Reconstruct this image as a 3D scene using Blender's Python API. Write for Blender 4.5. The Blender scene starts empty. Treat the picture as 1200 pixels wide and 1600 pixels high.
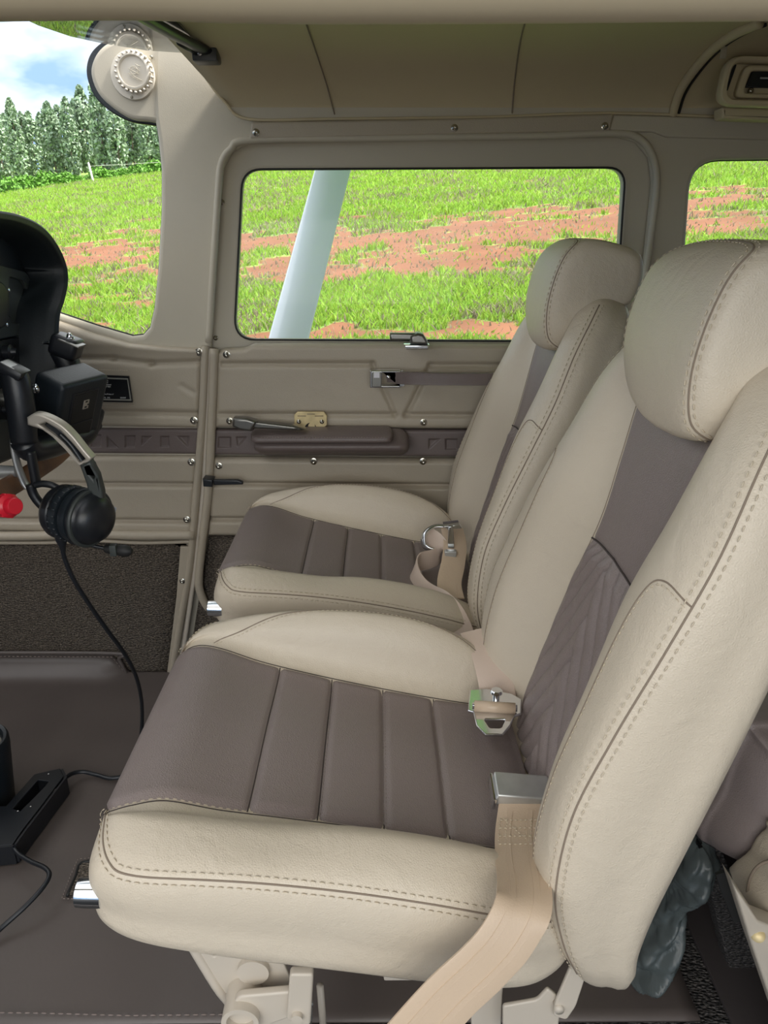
import bpy, bmesh, math, random
import numpy as np
from mathutils import Vector, Matrix, Euler
random.seed(7); RNG = np.random.default_rng(7)
sc = bpy.context.scene
COL = sc.collection
R = math.radians

# ------------------------------------------------------------------ camera, world, sun, exposure
F = 1155.0
PITCH = math.atan(430 / 1155.0)
YAW = R(-0.4)
cd = bpy.data.cameras.new('camera'); cam = bpy.data.objects.new('camera', cd); COL.objects.link(cam)
cd.sensor_fit = 'VERTICAL'; cd.sensor_height = 36.0; cd.sensor_width = 27.0
cd.lens = F / 1600 * 36.0; cd.clip_start = 0.02; cd.clip_end = 600
cam.location = (0, 0, 0)
cam.rotation_euler = (R(90) - PITCH, 0, YAW)
sc.camera = cam

sc.view_settings.view_transform = 'Standard'; sc.view_settings.look = 'None'
sc.view_settings.gamma = 1.0; sc.view_settings.use_curve_mapping = False
sc.view_settings.exposure = 1.12

def make_world():
    w = bpy.data.worlds.new('sky'); sc.world = w; w.use_nodes = True
    nt = w.node_tree; nt.nodes.clear(); N = nt.nodes.new; L = nt.links.new
    out = N('ShaderNodeOutputWorld'); bg = N('ShaderNodeBackground'); tc = N('ShaderNodeTexCoord')
    sep = N('ShaderNodeSeparateXYZ'); L(tc.outputs['Generated'], sep.inputs[0])
    ramp = N('ShaderNodeValToRGB'); L(sep.outputs['Z'], ramp.inputs[0])
    e = ramp.color_ramp.elements
    e[0].position = 0.0; e[0].color = (.34, .48, .66, 1); e[1].position = .6; e[1].color = (.42, .60, .92, 1)
    e2 = e.new(.10); e2.color = (.27, .42, .64, 1)
    mp = N('ShaderNodeMapping'); mp.inputs['Scale'].default_value = (3.2, 3.2, 7.5); mp.inputs['Location'].default_value = (1.3, .4, .35)
    L(tc.outputs['Generated'], mp.inputs[0])
    nz = N('ShaderNodeTexNoise'); nz.inputs['Scale'].default_value = 1.1; nz.inputs['Detail'].default_value = 7; nz.inputs['Roughness'].default_value = .52
    L(mp.outputs[0], nz.inputs['Vector'])
    add = N('ShaderNodeMath'); add.operation = 'MULTIPLY_ADD'; L(sep.outputs['Z'], add.inputs[0]); add.inputs[1].default_value = 2.3
    L(nz.outputs['Fac'], add.inputs[2])
    cr = N('ShaderNodeValToRGB'); L(add.outputs[0], cr.inputs[0])
    c = cr.color_ramp.elements; c[0].position = .84; c[0].color = (0, 0, 0, 1); c[1].position = 1.0; c[1].color = (1, 1, 1, 1)
    mix = N('ShaderNodeMixRGB'); L(cr.outputs[0], mix.inputs[0]); L(ramp.outputs[0], mix.inputs[1]); mix.inputs[2].default_value = (1.05, 1.06, 1.08, 1)
    L(mix.outputs[0], bg.inputs[0]); bg.inputs[1].default_value = 0.80
    L(bg.outputs[0], out.inputs[0])
make_world()
sd = bpy.data.lights.new('sun', 'SUN'); sd.energy = 4.0; sd.angle = R(9); sd.color = (1, .96, .9)
sun = bpy.data.objects.new('sun', sd); COL.objects.link(sun)
sun.rotation_euler = (R(5), R(36), 0)          # high sun from the tail side, kept off the cabin by the wing
# fill lamp added for the cabin, standing in for daylight through the open door
ad = bpy.data.lights.new('open_door_fill', 'AREA'); ad.shape = 'RECTANGLE'; ad.size = 1.1; ad.size_y = .8; ad.energy = 4.6; ad.color = (1, .975, .91)
al = bpy.data.objects.new('open_door_fill', ad); COL.objects.link(al); al.location = (-.1, -.55, .12); al.rotation_euler = (R(72), 0, 0)

# ------------------------------------------------------------------ pixel -> world helpers
cp, sp_ = math.cos(PITCH), math.sin(PITCH); cy_, sy_ = math.cos(YAW), math.sin(YAW)
FW = np.array([-sy_ * cp, cy_ * cp, -sp_]); RT = np.array([cy_, sy_, 0.0]); UP = np.cross(RT, FW)
def ray(px, py): return FW * F + RT * (px - 600) - UP * (py - 800)
def PY(px, py, y): d = ray(px, py); return d * (y / d[1])
def PZ(px, py, z): d = ray(px, py); return d * (z / d[2])

# ------------------------------------------------------------------ materials
def s2l(c): return tuple(((v / 255) / 12.92 if v / 255 <= .04045 else ((v / 255 + .055) / 1.055) ** 2.4) for v in c)
MATS = {}
def mat(name, color, rough=.5, metal=0, bump=None, spec=.5, var=None, coat=0, sheen=0):
    """bump=(scale, strength, kind) ; var=(scale, amount)"""
    m = bpy.data.materials.new(name); m.use_nodes = True; nt = m.node_tree; b = nt.nodes['Principled BSDF']
    N = nt.nodes.new; L = nt.links.new
    b.inputs['Base Color'].default_value = (*color, 1); b.inputs['Roughness'].default_value = rough
    b.inputs['Metallic'].default_value = metal; b.inputs['Specular IOR Level'].default_value = spec
    if coat: b.inputs['Coat Weight'].default_value = coat
    tc = N('ShaderNodeTexCoord')
    if var:
        nz = N('ShaderNodeTexNoise'); nz.inputs['Scale'].default_value = var[0]; nz.inputs['Detail'].default_value = 4
        L(tc.outputs['Object'], nz.inputs['Vector'])
        r = N('ShaderNodeValToRGB'); L(nz.outputs['Fac'], r.inputs[0])
        a = var[1]; r.color_ramp.elements[0].position = .3; r.color_ramp.elements[1].position = .7
        r.color_ramp.elements[0].color = (*[max(0, c * (1 - a)) for c in color], 1)
        r.color_ramp.elements[1].color = (*[min(1, c * (1 + a)) for c in color], 1)
        L(r.outputs[0], b.inputs['Base Color'])
    if bump:
        last = None
        for (scale, strength, kind) in (bump if isinstance(bump, list) else [bump]):
            if kind == 'grain':
                t = N('ShaderNodeTexVoronoi'); t.feature = 'DISTANCE_TO_EDGE'; t.inputs['Scale'].default_value = scale; o = t.outputs['Distance']
            elif kind == 'wrinkle':
                t = N('ShaderNodeTexNoise'); t.inputs['Scale'].default_value = scale; t.inputs['Detail'].default_value = 5; t.inputs['Distortion'].default_value = 1.2; o = t.outputs['Fac']
            else:
                t = N('ShaderNodeTexNoise'); t.inputs['Scale'].default_value = scale; t.inputs['Detail'].default_value = 3; o = t.outputs['Fac']
            L(tc.outputs['Object'], t.inputs['Vector'])
            bp = N('ShaderNodeBump'); bp.inputs['Strength'].default_value = strength; bp.inputs['Distance'].default_value = .002
            L(o, bp.inputs['Height'])
            if last: L(last.outputs[0], bp.inputs['Normal'])
            last = bp
        L(last.outputs[0], b.inputs['Normal'])
    MATS[name] = m; return m
BEIGE = (.60, .525, .42); TAUPE = (.240, .196, .186)
mat('beige_leather', BEIGE, .44, bump=[(520, .2, 'grain'), (30, .6, 'wrinkle'), (85, .18, 'wrinkle')], var=(3, .03))
mat('taupe_leather', TAUPE, .42, bump=[(520, .3, 'grain'), (22, .25, 'wrinkle')], var=(3, .04))
mat('panel_leather', (.415, .36, .28), .45, bump=[(420, .2, 'grain'), (14, .45, 'wrinkle')], var=(4, .04))
mat('pillar_cloth', (.50, .455, .365), .62, bump=[(600, .12, 'grain'), (9, .2, 'wrinkle')], var=(5, .03))
mat('band_taupe', (.15, .118, .11), .42, bump=[(420, .2, 'grain'), (14, .3, 'wrinkle')])
mat('headliner', (.56, .475, .315), .8, bump=[(700, .15, 'grain'), (8, .1, 'wrinkle')], var=(3, .04))
mat('thread', (.58, .50, .38), .6); mat('thread_taupe', (.25, .20, .18), .6); mat('seam_dark', (.24, .19, .145), .8); mat('seam_taupe', (.05, .038, .035), .8)
mat('header_trim', (.56, .48, .34), .6)
mat('frame_paint', (.56, .50, .42), .35, bump=(120, .08, 'n'))
mat('chrome', (.75, .77, .8), .12, 1); mat('brushed_steel', (.50, .51, .51), .38, .7, bump=(90, .1, 'n'), var=(30, .2)); mat('dark_steel', (.20, .195, .18), .3, .9)
mat('screw_metal', (.5, .48, .42), .25, 1); mat('brass', (.62, .50, .27), .45, .35, var=(60, .15)); mat('champagne_metal', (.50, .46, .40), .42, .5)
mat('black_plastic', (.012, .014, .018), .35, bump=(300, .05, 'n')); mat('satin_black', (.010, .015, .020), .45, bump=(260, .12, 'grain')); mat('rubber', (.012, .012, .012), .6)
mat('panel_paint', (.045, .052, .050), .45, bump=(500, .1, 'n')); mat('glareshield', (.007, .011, .014), .5, bump=(300, .1, 'n'))
mat('red_plastic', (.62, .012, .03), .3); mat('white_plastic', (.75, .75, .72), .5); mat('knob_beige', (.66, .61, .52), .5)
mat('wood_brown', (.20, .10, .05), .4, var=(25, .4)); mat('placard_black', (.006, .007, .01), .3); mat('placard_text', (.60, .61, .62), .5); mat('placard_edge', (.45, .44, .40), .35, .6)
mat('belt_web', (.57, .44, .32), .36, bump=(700, .15, 'n')); mat('belt_web_light', (.62, .50, .42), .38, bump=(700, .15, 'n'))
mat('grey_disc', (.35, .34, .30), .4); mat('paper', (.72, .72, .78), .6)
mat('strut_paint', (.80, .85, 1.0), .18, coat=.5)
mat('bark', (.22, .18, .14), .9, bump=(20, .5, 'n')); mat('post_wood', (.7, .68, .62), .8)
mat('floor_vinyl', (.105, .087, .080), .38, bump=[(60, .12, 'wrinkle'), (5, .35, 'n')], var=(6, .12)); mat('dark_vinyl', (.045, .038, .038), .55, bump=(40, .2, 'wrinkle'))
mat('foil_green', (.2, .25, .2), .4)
def carpet(name, base, hi):
    m = mat(name, base, .8); nt = m.node_tree; N = nt.nodes.new; L = nt.links.new
    tc = N('ShaderNodeTexCoord'); nz = N('ShaderNodeTexNoise'); nz.inputs['Scale'].default_value = 620; nz.inputs['Detail'].default_value = 2
    mp = N('ShaderNodeMapping'); mp.inputs['Scale'].default_value = (.55, 1, 1.3); L(tc.outputs['Object'], mp.inputs[0]); L(mp.outputs[0], nz.inputs['Vector'])
    vo = N('ShaderNodeTexVoronoi'); vo.inputs['Scale'].default_value = 330; L(mp.outputs[0], vo.inputs['Vector']); bq = N('ShaderNodeBump'); bq.inputs['Strength'].default_value = 1.0; bq.inputs['Distance'].default_value = .004; bq.invert = True
    L(vo.outputs['Distance'], bq.inputs['Height']); L(bq.outputs[0], nt.nodes['Principled BSDF'].inputs['Normal'])
    r = N('ShaderNodeValToRGB'); r.color_ramp.elements[0].position = .42; r.color_ramp.elements[1].position = .62
    r.color_ramp.elements[0].color = (*base, 1); r.color_ramp.elements[1].color = (*hi, 1)
    L(nz.outputs['Fac'], r.inputs[0]); L(r.outputs[0], nt.nodes['Principled BSDF'].inputs['Base Color']); return m
carpet('carpet_tweed', (.050, .040, .031), (.19, .155, .12)); carpet('carpet_dark', (.012, .011, .011), (.09, .08, .075))
def glass(name, tint, gloss=.6, rough=0.0, base=.02):
    m = bpy.data.materials.new(name); m.use_nodes = True; nt = m.node_tree; nt.nodes.clear(); N = nt.nodes.new; L = nt.links.new
    o = N('ShaderNodeOutputMaterial'); t = N('ShaderNodeBsdfTransparent'); t.inputs[0].default_value = (*tint, 1)
    g = N('ShaderNodeBsdfGlossy'); g.inputs['Roughness'].default_value = rough; lw = N('ShaderNodeLayerWeight'); lw.inputs[0].default_value = .35
    mu = N('ShaderNodeMath'); mu.operation = 'MULTIPLY_ADD'; L(lw.outputs['Fresnel'], mu.inputs[0]); mu.inputs[1].default_value = gloss; mu.inputs[2].default_value = base
    mx = N('ShaderNodeMixShader'); L(mu.outputs[0], mx.inputs[0]); L(t.outputs[0], mx.inputs[1]); L(g.outputs[0], mx.inputs[2]); L(mx.outputs[0], o.inputs[0]); MATS[name] = m; return m
glass('window_glass', (.96, .98, .97), .12, base=.0); glass('visor_glass', (.62, .66, .66), .75, base=.22); mat('bag_film', (.10, .12, .12), .3, bump=[(60, .9, 'wrinkle')]); MATS['bag_film'].node_tree.nodes['Principled BSDF'].inputs['Alpha'].default_value = .72
def attr_mat(name, attr, rough=.8, trans=0.0):
    m = bpy.data.materials.new(name); m.use_nodes = True; nt = m.node_tree; b = nt.nodes['Principled BSDF']; a = nt.nodes.new('ShaderNodeAttribute'); a.attribute_name = attr
    nt.links.new(a.outputs['Color'], b.inputs['Base Color']); b.inputs['Roughness'].default_value = rough; b.inputs['Specular IOR Level'].default_value = .2
    MATS[name] = m; return m
attr_mat('blades', 'tint', .6)
def translucent(m, f):
    nt = m.node_tree; N = nt.nodes.new; L = nt.links.new; a = [n for n in nt.nodes if n.type == 'ATTRIBUTE'][0]; b = nt.nodes['Principled BSDF']; o = [n for n in nt.nodes if n.type == 'OUTPUT_MATERIAL'][0]
    t = N('ShaderNodeBsdfTranslucent'); L(a.outputs['Color'], t.inputs[0]); mx = N('ShaderNodeMixShader'); mx.inputs[0].default_value = f; L(b.outputs[0], mx.inputs[1]); L(t.outputs[0], mx.inputs[2]); L(mx.outputs[0], o.inputs[0])
translucent(MATS['blades'], .45); attr_mat('leaves', 'tint', .5)

# ------------------------------------------------------------------ object helpers
def link_mesh(name, me, m, parent=None, smooth=True):
    o = bpy.data.objects.new(name, me); COL.objects.link(o)
    for mm in (m if isinstance(m, (list, tuple)) else [m]): me.materials.append(MATS[mm])
    if smooth: me.polygons.foreach_set('use_smooth', [True] * len(me.polygons))
    if parent is not None:
        o.parent = parent; o.matrix_parent_inverse = Matrix.Translation(-Vector(parent.location))
    return o
def add(name, verts, faces, m, parent=None, smooth=True, mi=None):
    me = bpy.data.meshes.new(name); me.from_pydata([tuple(map(float, v)) for v in verts], [], [tuple(map(int, f)) for f in faces]); me.update()
    if mi is not None: me.polygons.foreach_set('material_index', mi)
    return link_mesh(name, me, m, parent, smooth)
def add_bm(name, bm, m, parent=None, smooth=True, fix=True):
    if fix: bmesh.ops.recalc_face_normals(bm, faces=bm.faces)
    me = bpy.data.meshes.new(name); bm.to_mesh(me); bm.free(); return link_mesh(name, me, m, parent, smooth)
def auto(o, ang=35):
    """smooth by angle: mark sharp edges"""
    bm = bmesh.new(); bm.from_mesh(o.data)
    for e in bm.edges:
        if len(e.link_faces) == 2 and e.calc_face_angle(0) > R(ang): e.smooth = False
    bm.to_mesh(o.data); bm.free(); return o
def thing(name, label, cat, loc=(0, 0, 0), group=None):
    o = bpy.data.objects.new(name, None); COL.objects.link(o); o.location = loc; o.empty_display_size = .02
    o['label'] = label; o['category'] = cat
    if group: o['group'] = group
    return o
def tag(o, label, cat, group=None):
    o['label'] = label; o['category'] = cat
    if group: o['group'] = group
    return o
def struct(o, label=None):
    o['kind'] = 'structure'
    if label: o['label'] = label
    return o
def unit(v): v = np.array(v, float); n = np.linalg.norm(v); return v / n if n else v

def bm_box(bm, c, size, rot=None, bevel=0, seg=2):
    r = bmesh.ops.create_cube(bm, size=1.0); vs = r['verts']
    M = Matrix.Translation(Vector([float(x) for x in c])) @ (rot.to_4x4() if rot is not None else Matrix.Identity(4)) @ Matrix.Diagonal((*size, 1))
    bmesh.ops.transform(bm, matrix=M, verts=vs)
    if bevel:
        es = list({e for v in vs for e in v.link_edges}); bmesh.ops.bevel(bm, geom=es, offset=bevel, segments=seg, profile=.6, affect='EDGES')
def box(name, c, size, m, parent=None, rot=None, bevel=.0, seg=2):
    bm = bmesh.new(); bm_box(bm, c, size, rot, bevel, seg); return auto(add_bm(name, bm, m, parent), 50)
def frame_of(d):
    d = unit(d); a = np.array([0, 0, 1.]) if abs(d[2]) < .9 else np.array([1., 0, 0]); u = unit(np.cross(a, d)); return u, np.cross(d, u)
def bm_cyl(bm, a, b, r1, r2=None, n=24, cap=True, bev=0):
    a = np.array(a, float); b = np.array(b, float); r2 = r1 if r2 is None else r2; u, w = frame_of(b - a)
    A = [bm.verts.new(a + r1 * (math.cos(t) * u + math.sin(t) * w)) for t in np.linspace(0, 2 * math.pi, n, endpoint=False)]
    B = [bm.verts.new(b + r2 * (math.cos(t) * u + math.sin(t) * w)) for t in np.linspace(0, 2 * math.pi, n, endpoint=False)]
    for i in range(n): bm.faces.new((A[i], A[(i + 1) % n], B[(i + 1) % n], B[i]))
    if cap: bm.faces.new(A[::-1]); bm.faces.new(B)
def lathe(name, a, b, prof, m, parent=None, n=40):
    """prof: list of (t along a->b in metres, radius)"""
    a = np.array(a, float); d = unit(np.array(b, float) - a); u, w = frame_of(d); vs = []; fs = []
    for (t, r) in prof:
        for k in range(n):
            an = 2 * math.pi * k / n; vs.append(a + d * t + r * (math.cos(an) * u + math.sin(an) * w))
    for j in range(len(prof) - 1):
        for k in range(n): fs.append((j * n + k, j * n + (k + 1) % n, (j + 1) * n + (k + 1) % n, (j + 1) * n + k))
    fs.append(tuple(range(n))[::-1]); fs.append(tuple(range((len(prof) - 1) * n, len(prof) * n)))
    return auto(add(name, vs, fs, m, parent), 40)
def cr(pts, n=8, closed=False):
    """Catmull-Rom through the points"""
    P = np.array(pts, float); K = len(P); out = []
    rng = range(K if closed else K - 1)
    for i in rng:
        p1, p2 = P[i], P[(i + 1) % K]
        p0 = P[(i - 1) % K] if (closed or i > 0) else 2 * p1 - p2
        p3 = P[(i + 2) % K] if (closed or i + 2 < K) else 2 * p2 - p1
        for k in range(n):
            t = k / n; out.append(.5 * ((2 * p1) + (-p0 + p2) * t + (2 * p0 - 5 * p1 + 4 * p2 - p3) * t * t + (-p0 + 3 * p1 - 3 * p2 + p3) * t ** 3))
    if not closed: out.append(P[-1])
    return np.array(out)
def tube(name, pts, r, m, parent=None, n=10, closed=False, rfn=None, flat=1.0):
    P = np.array(pts, float); K = len(P); vs = []; fs = []
    T = [unit((P[(i + 1) % K] if (closed or i < K - 1) else P[i]) - (P[(i - 1) % K] if (closed or i > 0) else P[i])) for i in range(K)]
    u, w = frame_of(T[0])
    for i in range(K):
        u = unit(u - T[i] * np.dot(u, T[i])); w = np.cross(T[i], u); rr = r if rfn is None else r * rfn(i / (K - 1))
        for k in range(n):
            an = 2 * math.pi * k / n; vs.append(P[i] + rr * (math.cos(an) * u + flat * math.sin(an) * w))
    for i in range(K if closed else K - 1):
        j = (i + 1) % K
        for k in range(n): fs.append((i * n + k, i * n + (k + 1) % n, j * n + (k + 1) % n, j * n + k))
    if not closed: fs.append(tuple(range(n))[::-1]); fs.append(tuple(range((K - 1) * n, K * n)))
    return add(name, vs, fs, m, parent)
def ribbon(name, pts, wv, width, th, m, parent=None):
    """flat strap; wv = list of width vectors (one per point) or one"""
    P = np.array(pts, float); K = len(P); vs = []; fs = []
    for i in range(K):
        t = unit(P[min(i + 1, K - 1)] - P[max(i - 1, 0)]); wd = np.array(wv[i] if np.ndim(wv) == 2 else wv, float); wd = unit(wd - t * np.dot(wd, t)); nn = np.cross(t, wd)
        W = width[i] if np.ndim(width) else width
        for (a, b) in ((-.5, -.35), (-.47, -.5), (-.2, -.45), (0, -.5), (.2, -.45), (.47, -.5), (.5, -.35), (.5, .35), (.47, .5), (.2, .45), (0, .5), (-.2, .45), (-.47, .5), (-.5, .35)): vs.append(P[i] + wd * W * a + nn * th * b)
    n = 14
    for i in range(K - 1):
        for k in range(n): fs.append((i * n + k, i * n + (k + 1) % n, (i + 1) * n + (k + 1) % n, (i + 1) * n + k))
    fs.append(tuple(range(n))[::-1]); fs.append(tuple(range((K - 1) * n, K * n)))
    o = add(name, vs, fs, m, parent); bm = bmesh.new(); bm.from_mesh(o.data); bmesh.ops.recalc_face_normals(bm, faces=bm.faces); bm.to_mesh(o.data); bm.free(); return auto(o, 60)
def stitches(name, P, Nn, m, parent=None, ln=.0040, gap=.0024, r=.00046, off=0.0004, side=None, sideoff=0):
    """dashes laid along polyline P with normals Nn; one mesh"""
    P = np.array(P, float); Nn = np.array(Nn, float); K = len(P)
    if sideoff:
        T = np.gradient(P, axis=0); P = P + np.array([unit(np.cross(unit(T[i]), Nn[i])) for i in range(K)]) * sideoff
    seg = np.linalg.norm(np.diff(P, axis=0), axis=1); S = np.concatenate([[0], np.cumsum(seg)]); bm = bmesh.new(); s = 0
    at = lambda q, A: np.array([np.interp(q, S, A[:, k]) for k in range(3)])
    while s + ln < S[-1]:
        a, b = at(s, P), at(s + ln, P); na = unit(at(s + ln / 2, Nn)); t = unit(b - a); w = np.cross(t, na); ring = []
        for (q, hh, ww) in ((0, .1, .5), (.25, 1, 1), (.75, 1, 1), (1, .1, .5)):
            c = a + (b - a) * q + na * off
            ring.append([bm.verts.new(c + w * r * ww * x + na * r * 1.1 * hh * z) for (x, z) in ((-1, -.6), (-.7, .7), (.7, .7), (1, -.6))])
        for i in range(3):
            for k in range(4): bm.faces.new((ring[i][k], ring[i][(k + 1) % 4], ring[i + 1][(k + 1) % 4], ring[i + 1][k]))
        bm.faces.new(ring[0][::-1]); bm.faces.new(ring[3]); s += ln + gap
    return add_bm(name, bm, m, parent)

class Loft:
    """smooth closed skin through stations (K) x ring points (M)"""
    def __init__(s, C): s.C = np.array(C, float); s.K, s.M = s.C.shape[:2]
    @staticmethod
    def w(t): return .5 * np.array([-t + 2 * t * t - t ** 3, 2 - 5 * t * t + 3 * t ** 3, t + 4 * t * t - 3 * t ** 3, -t * t + t ** 3])
    def ev(s, a, v):
        """a ring parameter (0..M), v station parameter (0..K-1)"""
        v = min(max(v, 0), s.K - 1 - 1e-9); i = int(v); t = v - i; j = int(math.floor(a)); q = a - j; wv = s.w(t); wa = s.w(q)
        out = 0
        for k in range(4):
            kk = i + k - 1
            row = lambda r_: sum(wa[l] * s.C[r_, (j + l - 1) % s.M] for l in range(4))
            if kk < 0: val = 2 * row(0) - row(1)
            elif kk > s.K - 1: val = 2 * row(s.K - 1) - row(s.K - 2)
            else: val = row(kk)
            out = out + wv[k] * val
        return out
    def nrm(s, a, v, flip=1):
        e = .02; return unit(np.cross(s.ev(a + e, v) - s.ev(a - e, v), s.ev(a, min(v + e, s.K - 1)) - s.ev(a, max(v - e, 0)))) * flip
    def mesh(s, name, m, parent, na=5, nv=6):
        vs = []; fs = []; A = np.arange(s.M * na) / na; V = np.linspace(0, s.K - 1, (s.K - 1) * nv + 1); n = len(A)
        for v in V:
            for a in A: vs.append(s.ev(a, v))
        for j in range(len(V) - 1):
            for k in range(n): fs.append((j * n + k, j * n + (k + 1) % n, (j + 1) * n + (k + 1) % n, (j + 1) * n + k))
        for (base, fl) in ((0, 1), ((len(V) - 1) * n, 0)):
            c = np.mean(vs[base:base + n], axis=0); ci = len(vs); vs.append(c)
            for k in range(n): fs.append((ci, base + (k + 1) % n, base + k) if fl else (ci, base + k, base + (k + 1) % n))
        o = add(name, vs, fs, m, parent); bm = bmesh.new(); bm.from_mesh(o.data); bmesh.ops.recalc_face_normals(bm, faces=bm.faces); bm.to_mesh(o.data); bm.free(); return o
    def line(s, path, n=60, flip=1):
        """path: list of (a, v) -> points and outward normals"""
        Q = cr([(a, v, 0) for a, v in path], max(4, n // max(1, len(path) - 1)))
        return np.array([s.ev(q[0], q[1]) for q in Q]), np.array([s.nrm(q[0], q[1], flip) for q in Q])
def seam(name, P, Nn, m, parent, r=.0013, off=.0):
    return tube(name, np.array(P) + np.array(Nn) * off, r, m, parent, n=8)
def patch(name, fn, na, nv, m, parent, flip=False):
    """grid surface fn(s,t) s,t in 0..1"""
    vs = [fn(i / na, j / nv) for j in range(nv + 1) for i in range(na + 1)]; fs = []
    for j in range(nv):
        for i in range(na):
            q = (j * (na + 1) + i, j * (na + 1) + i + 1, (j + 1) * (na + 1) + i + 1, (j + 1) * (na + 1) + i); fs.append(q[::-1] if flip else q)
    return add(name, vs, fs, m, parent)

def plate(name, loops, y, th, m, parent=None, bevel=0.0, axis='y', seg=3):
    """filled outline(s) in the x-z plane with holes; inner face at y, going to y+th"""
    cu = bpy.data.curves.new(name, 'CURVE'); cu.dimensions = '2D'; cu.fill_mode = 'BOTH'; cu.extrude = th / 2 - bevel; cu.bevel_depth = bevel; cu.bevel_resolution = seg; cu.offset = -bevel
    for lp in loops:
        s = cu.splines.new('POLY'); s.points.add(len(lp) - 1)
        for p, q in zip(s.points, lp): p.co = (q[0], q[1], 0, 1)
        s.use_cyclic_u = True
    o = bpy.data.objects.new(name, cu); COL.objects.link(o); dg = bpy.context.evaluated_depsgraph_get(); dg.update()
    me = bpy.data.meshes.new_from_object(o.evaluated_get(dg)); bpy.data.objects.remove(o); bpy.data.curves.remove(cu)
    if axis == 'y': me.transform(Matrix.Translation((0, y + th / 2, 0)) @ Matrix.Rotation(R(90), 4, 'X'))
    elif axis == 'x': me.transform(Matrix.Translation((y + th / 2, 0, 0)) @ Matrix(((0, 0, 1, 0), (1, 0, 0, 0), (0, 1, 0, 0), (0, 0, 0, 1))))
    else: me.transform(Matrix.Translation((0, 0, y + th / 2)))
    me.materials.clear(); return auto(link_mesh(name, me, m, parent), 30)
def pxz(pts, y): return [(PY(a, b, y)[0], PY(a, b, y)[2]) for a, b in pts]
def rr(pts, rad, n=7):
    """round the corners of a polygon (2D); rad one value or list"""
    out = []; K = len(pts)
    for i in range(K):
        p = np.array(pts[i], float); a = np.array(pts[i - 1], float); b = np.array(pts[(i + 1) % K], float); r_ = rad[i] if np.ndim(rad) else rad
        if r_ <= 0: out.append(tuple(p)); continue
        ua, ub = unit(a - p), unit(b - p); p1, p2 = p + ua * r_, p + ub * r_
        for k in range(n + 1):
            t = k / n; out.append(tuple((1 - t) ** 2 * p1 + 2 * t * (1 - t) * p + t * t * p2))
    return out
def seg_d(X, Z, s):
    (x1, z1), (x2, z2) = s; dx, dz = x2 - x1, z2 - z1; t = np.clip(((X - x1) * dx + (Z - z1) * dz) / (dx * dx + dz * dz), 0, 1)
    return np.hypot(X - x1 - t * dx, Z - z1 - t * dz)
def panel(name, top, bot, y, m, parent=None, H=.008, edge=9, grooves=(), gw=4, gd=.004, emb=(), ed=.003, nx=160, nz=70, extra=None):
    """upholstered panel: edges given as photo outlines on the wall plane y, padded by H, pressed along grooves"""
    top = np.array(top, float); bot = np.array(bot, float)
    def along(P, s): L = np.concatenate([[0], np.cumsum(np.linalg.norm(np.diff(P, axis=0), axis=1))]); return np.interp(s * L[-1], L, P[:, 0]), np.interp(s * L[-1], L, P[:, 1])
    S = np.linspace(0, 1, nx + 1); T = np.linspace(0, 1, nz + 1); tx, ty = along(top, S); bx, by = along(bot, S)
    X = tx[None] * (1 - T[:, None]) + bx[None] * T[:, None]; Z = ty[None] * (1 - T[:, None]) + by[None] * T[:, None]
    wd = np.linalg.norm(top[-1] - top[0]); ht = abs(by.mean() - ty.mean())
    d = np.minimum(np.minimum(S, 1 - S)[None] * wd, np.minimum(T, 1 - T)[:, None] * ht)
    h = H * np.sqrt(np.clip(1 - (1 - np.clip(d / edge, 0, 1)) ** 2, 0, 1))
    for g in grooves:
        s = g[:2]; dep = g[2] if len(g) > 2 else 1; h = h - gd * dep * np.exp(-(seg_d(X, Z, s) / gw) ** 2)
    for poly in emb:
        inside = np.full(X.shape, 1e9)
        for i in range(len(poly)):
            (x1, z1), (x2, z2) = poly[i], poly[(i + 1) % len(poly)]; nx_, nz_ = -(z2 - z1), x2 - x1; L = math.hypot(nx_, nz_); inside = np.minimum(inside, ((X - x1) * nx_ + (Z - z1) * nz_) / L)
        h = h - ed * np.clip(inside / 2.2, 0, 1)
    if extra is not None: h = h + extra(X, Z)
    vs = []
    for j in range(nz + 1):
        for i in range(nx + 1): vs.append(PY(X[j, i], Z[j, i], y) - np.array([0, h[j, i], 0]))
    n = nx + 1; fs = [(j * n + i, (j + 1) * n + i, (j + 1) * n + i + 1, j * n + i + 1) for j in range(nz) for i in range(nx)]
    # back rim so that the panel is a closed body
    per = [i for i in range(n)] + [j * n + nx for j in range(1, nz + 1)] + [nz * n + i for i in range(nx - 1, -1, -1)] + [j * n for j in range(nz - 1, 0, -1)]
    b0 = len(vs)
    for k in per: v = vs[k]; vs.append((v[0], y + .004, v[2]))
    for k in range(len(per)): k2 = (k + 1) % len(per); fs.append((per[k], per[k2], b0 + k2, b0 + k))
    return add(name, vs, fs, m, parent)
def screw(parent, px, py, y, r=.0042):
    c = PY(px, py, y); return lathe('screw', c + np.array([0, .002, 0]), c - np.array([0, .01, 0]), [(0, r * 1.25), (.0022, r * 1.25), (.0028, r * .85), (.0042, r * .8), (.0052, r * .45), (.0046, r * .2)], 'screw_metal', parent, 20)

# =================================================================== STRUCTURE
WY = 1.23
ZF = -.78
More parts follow.
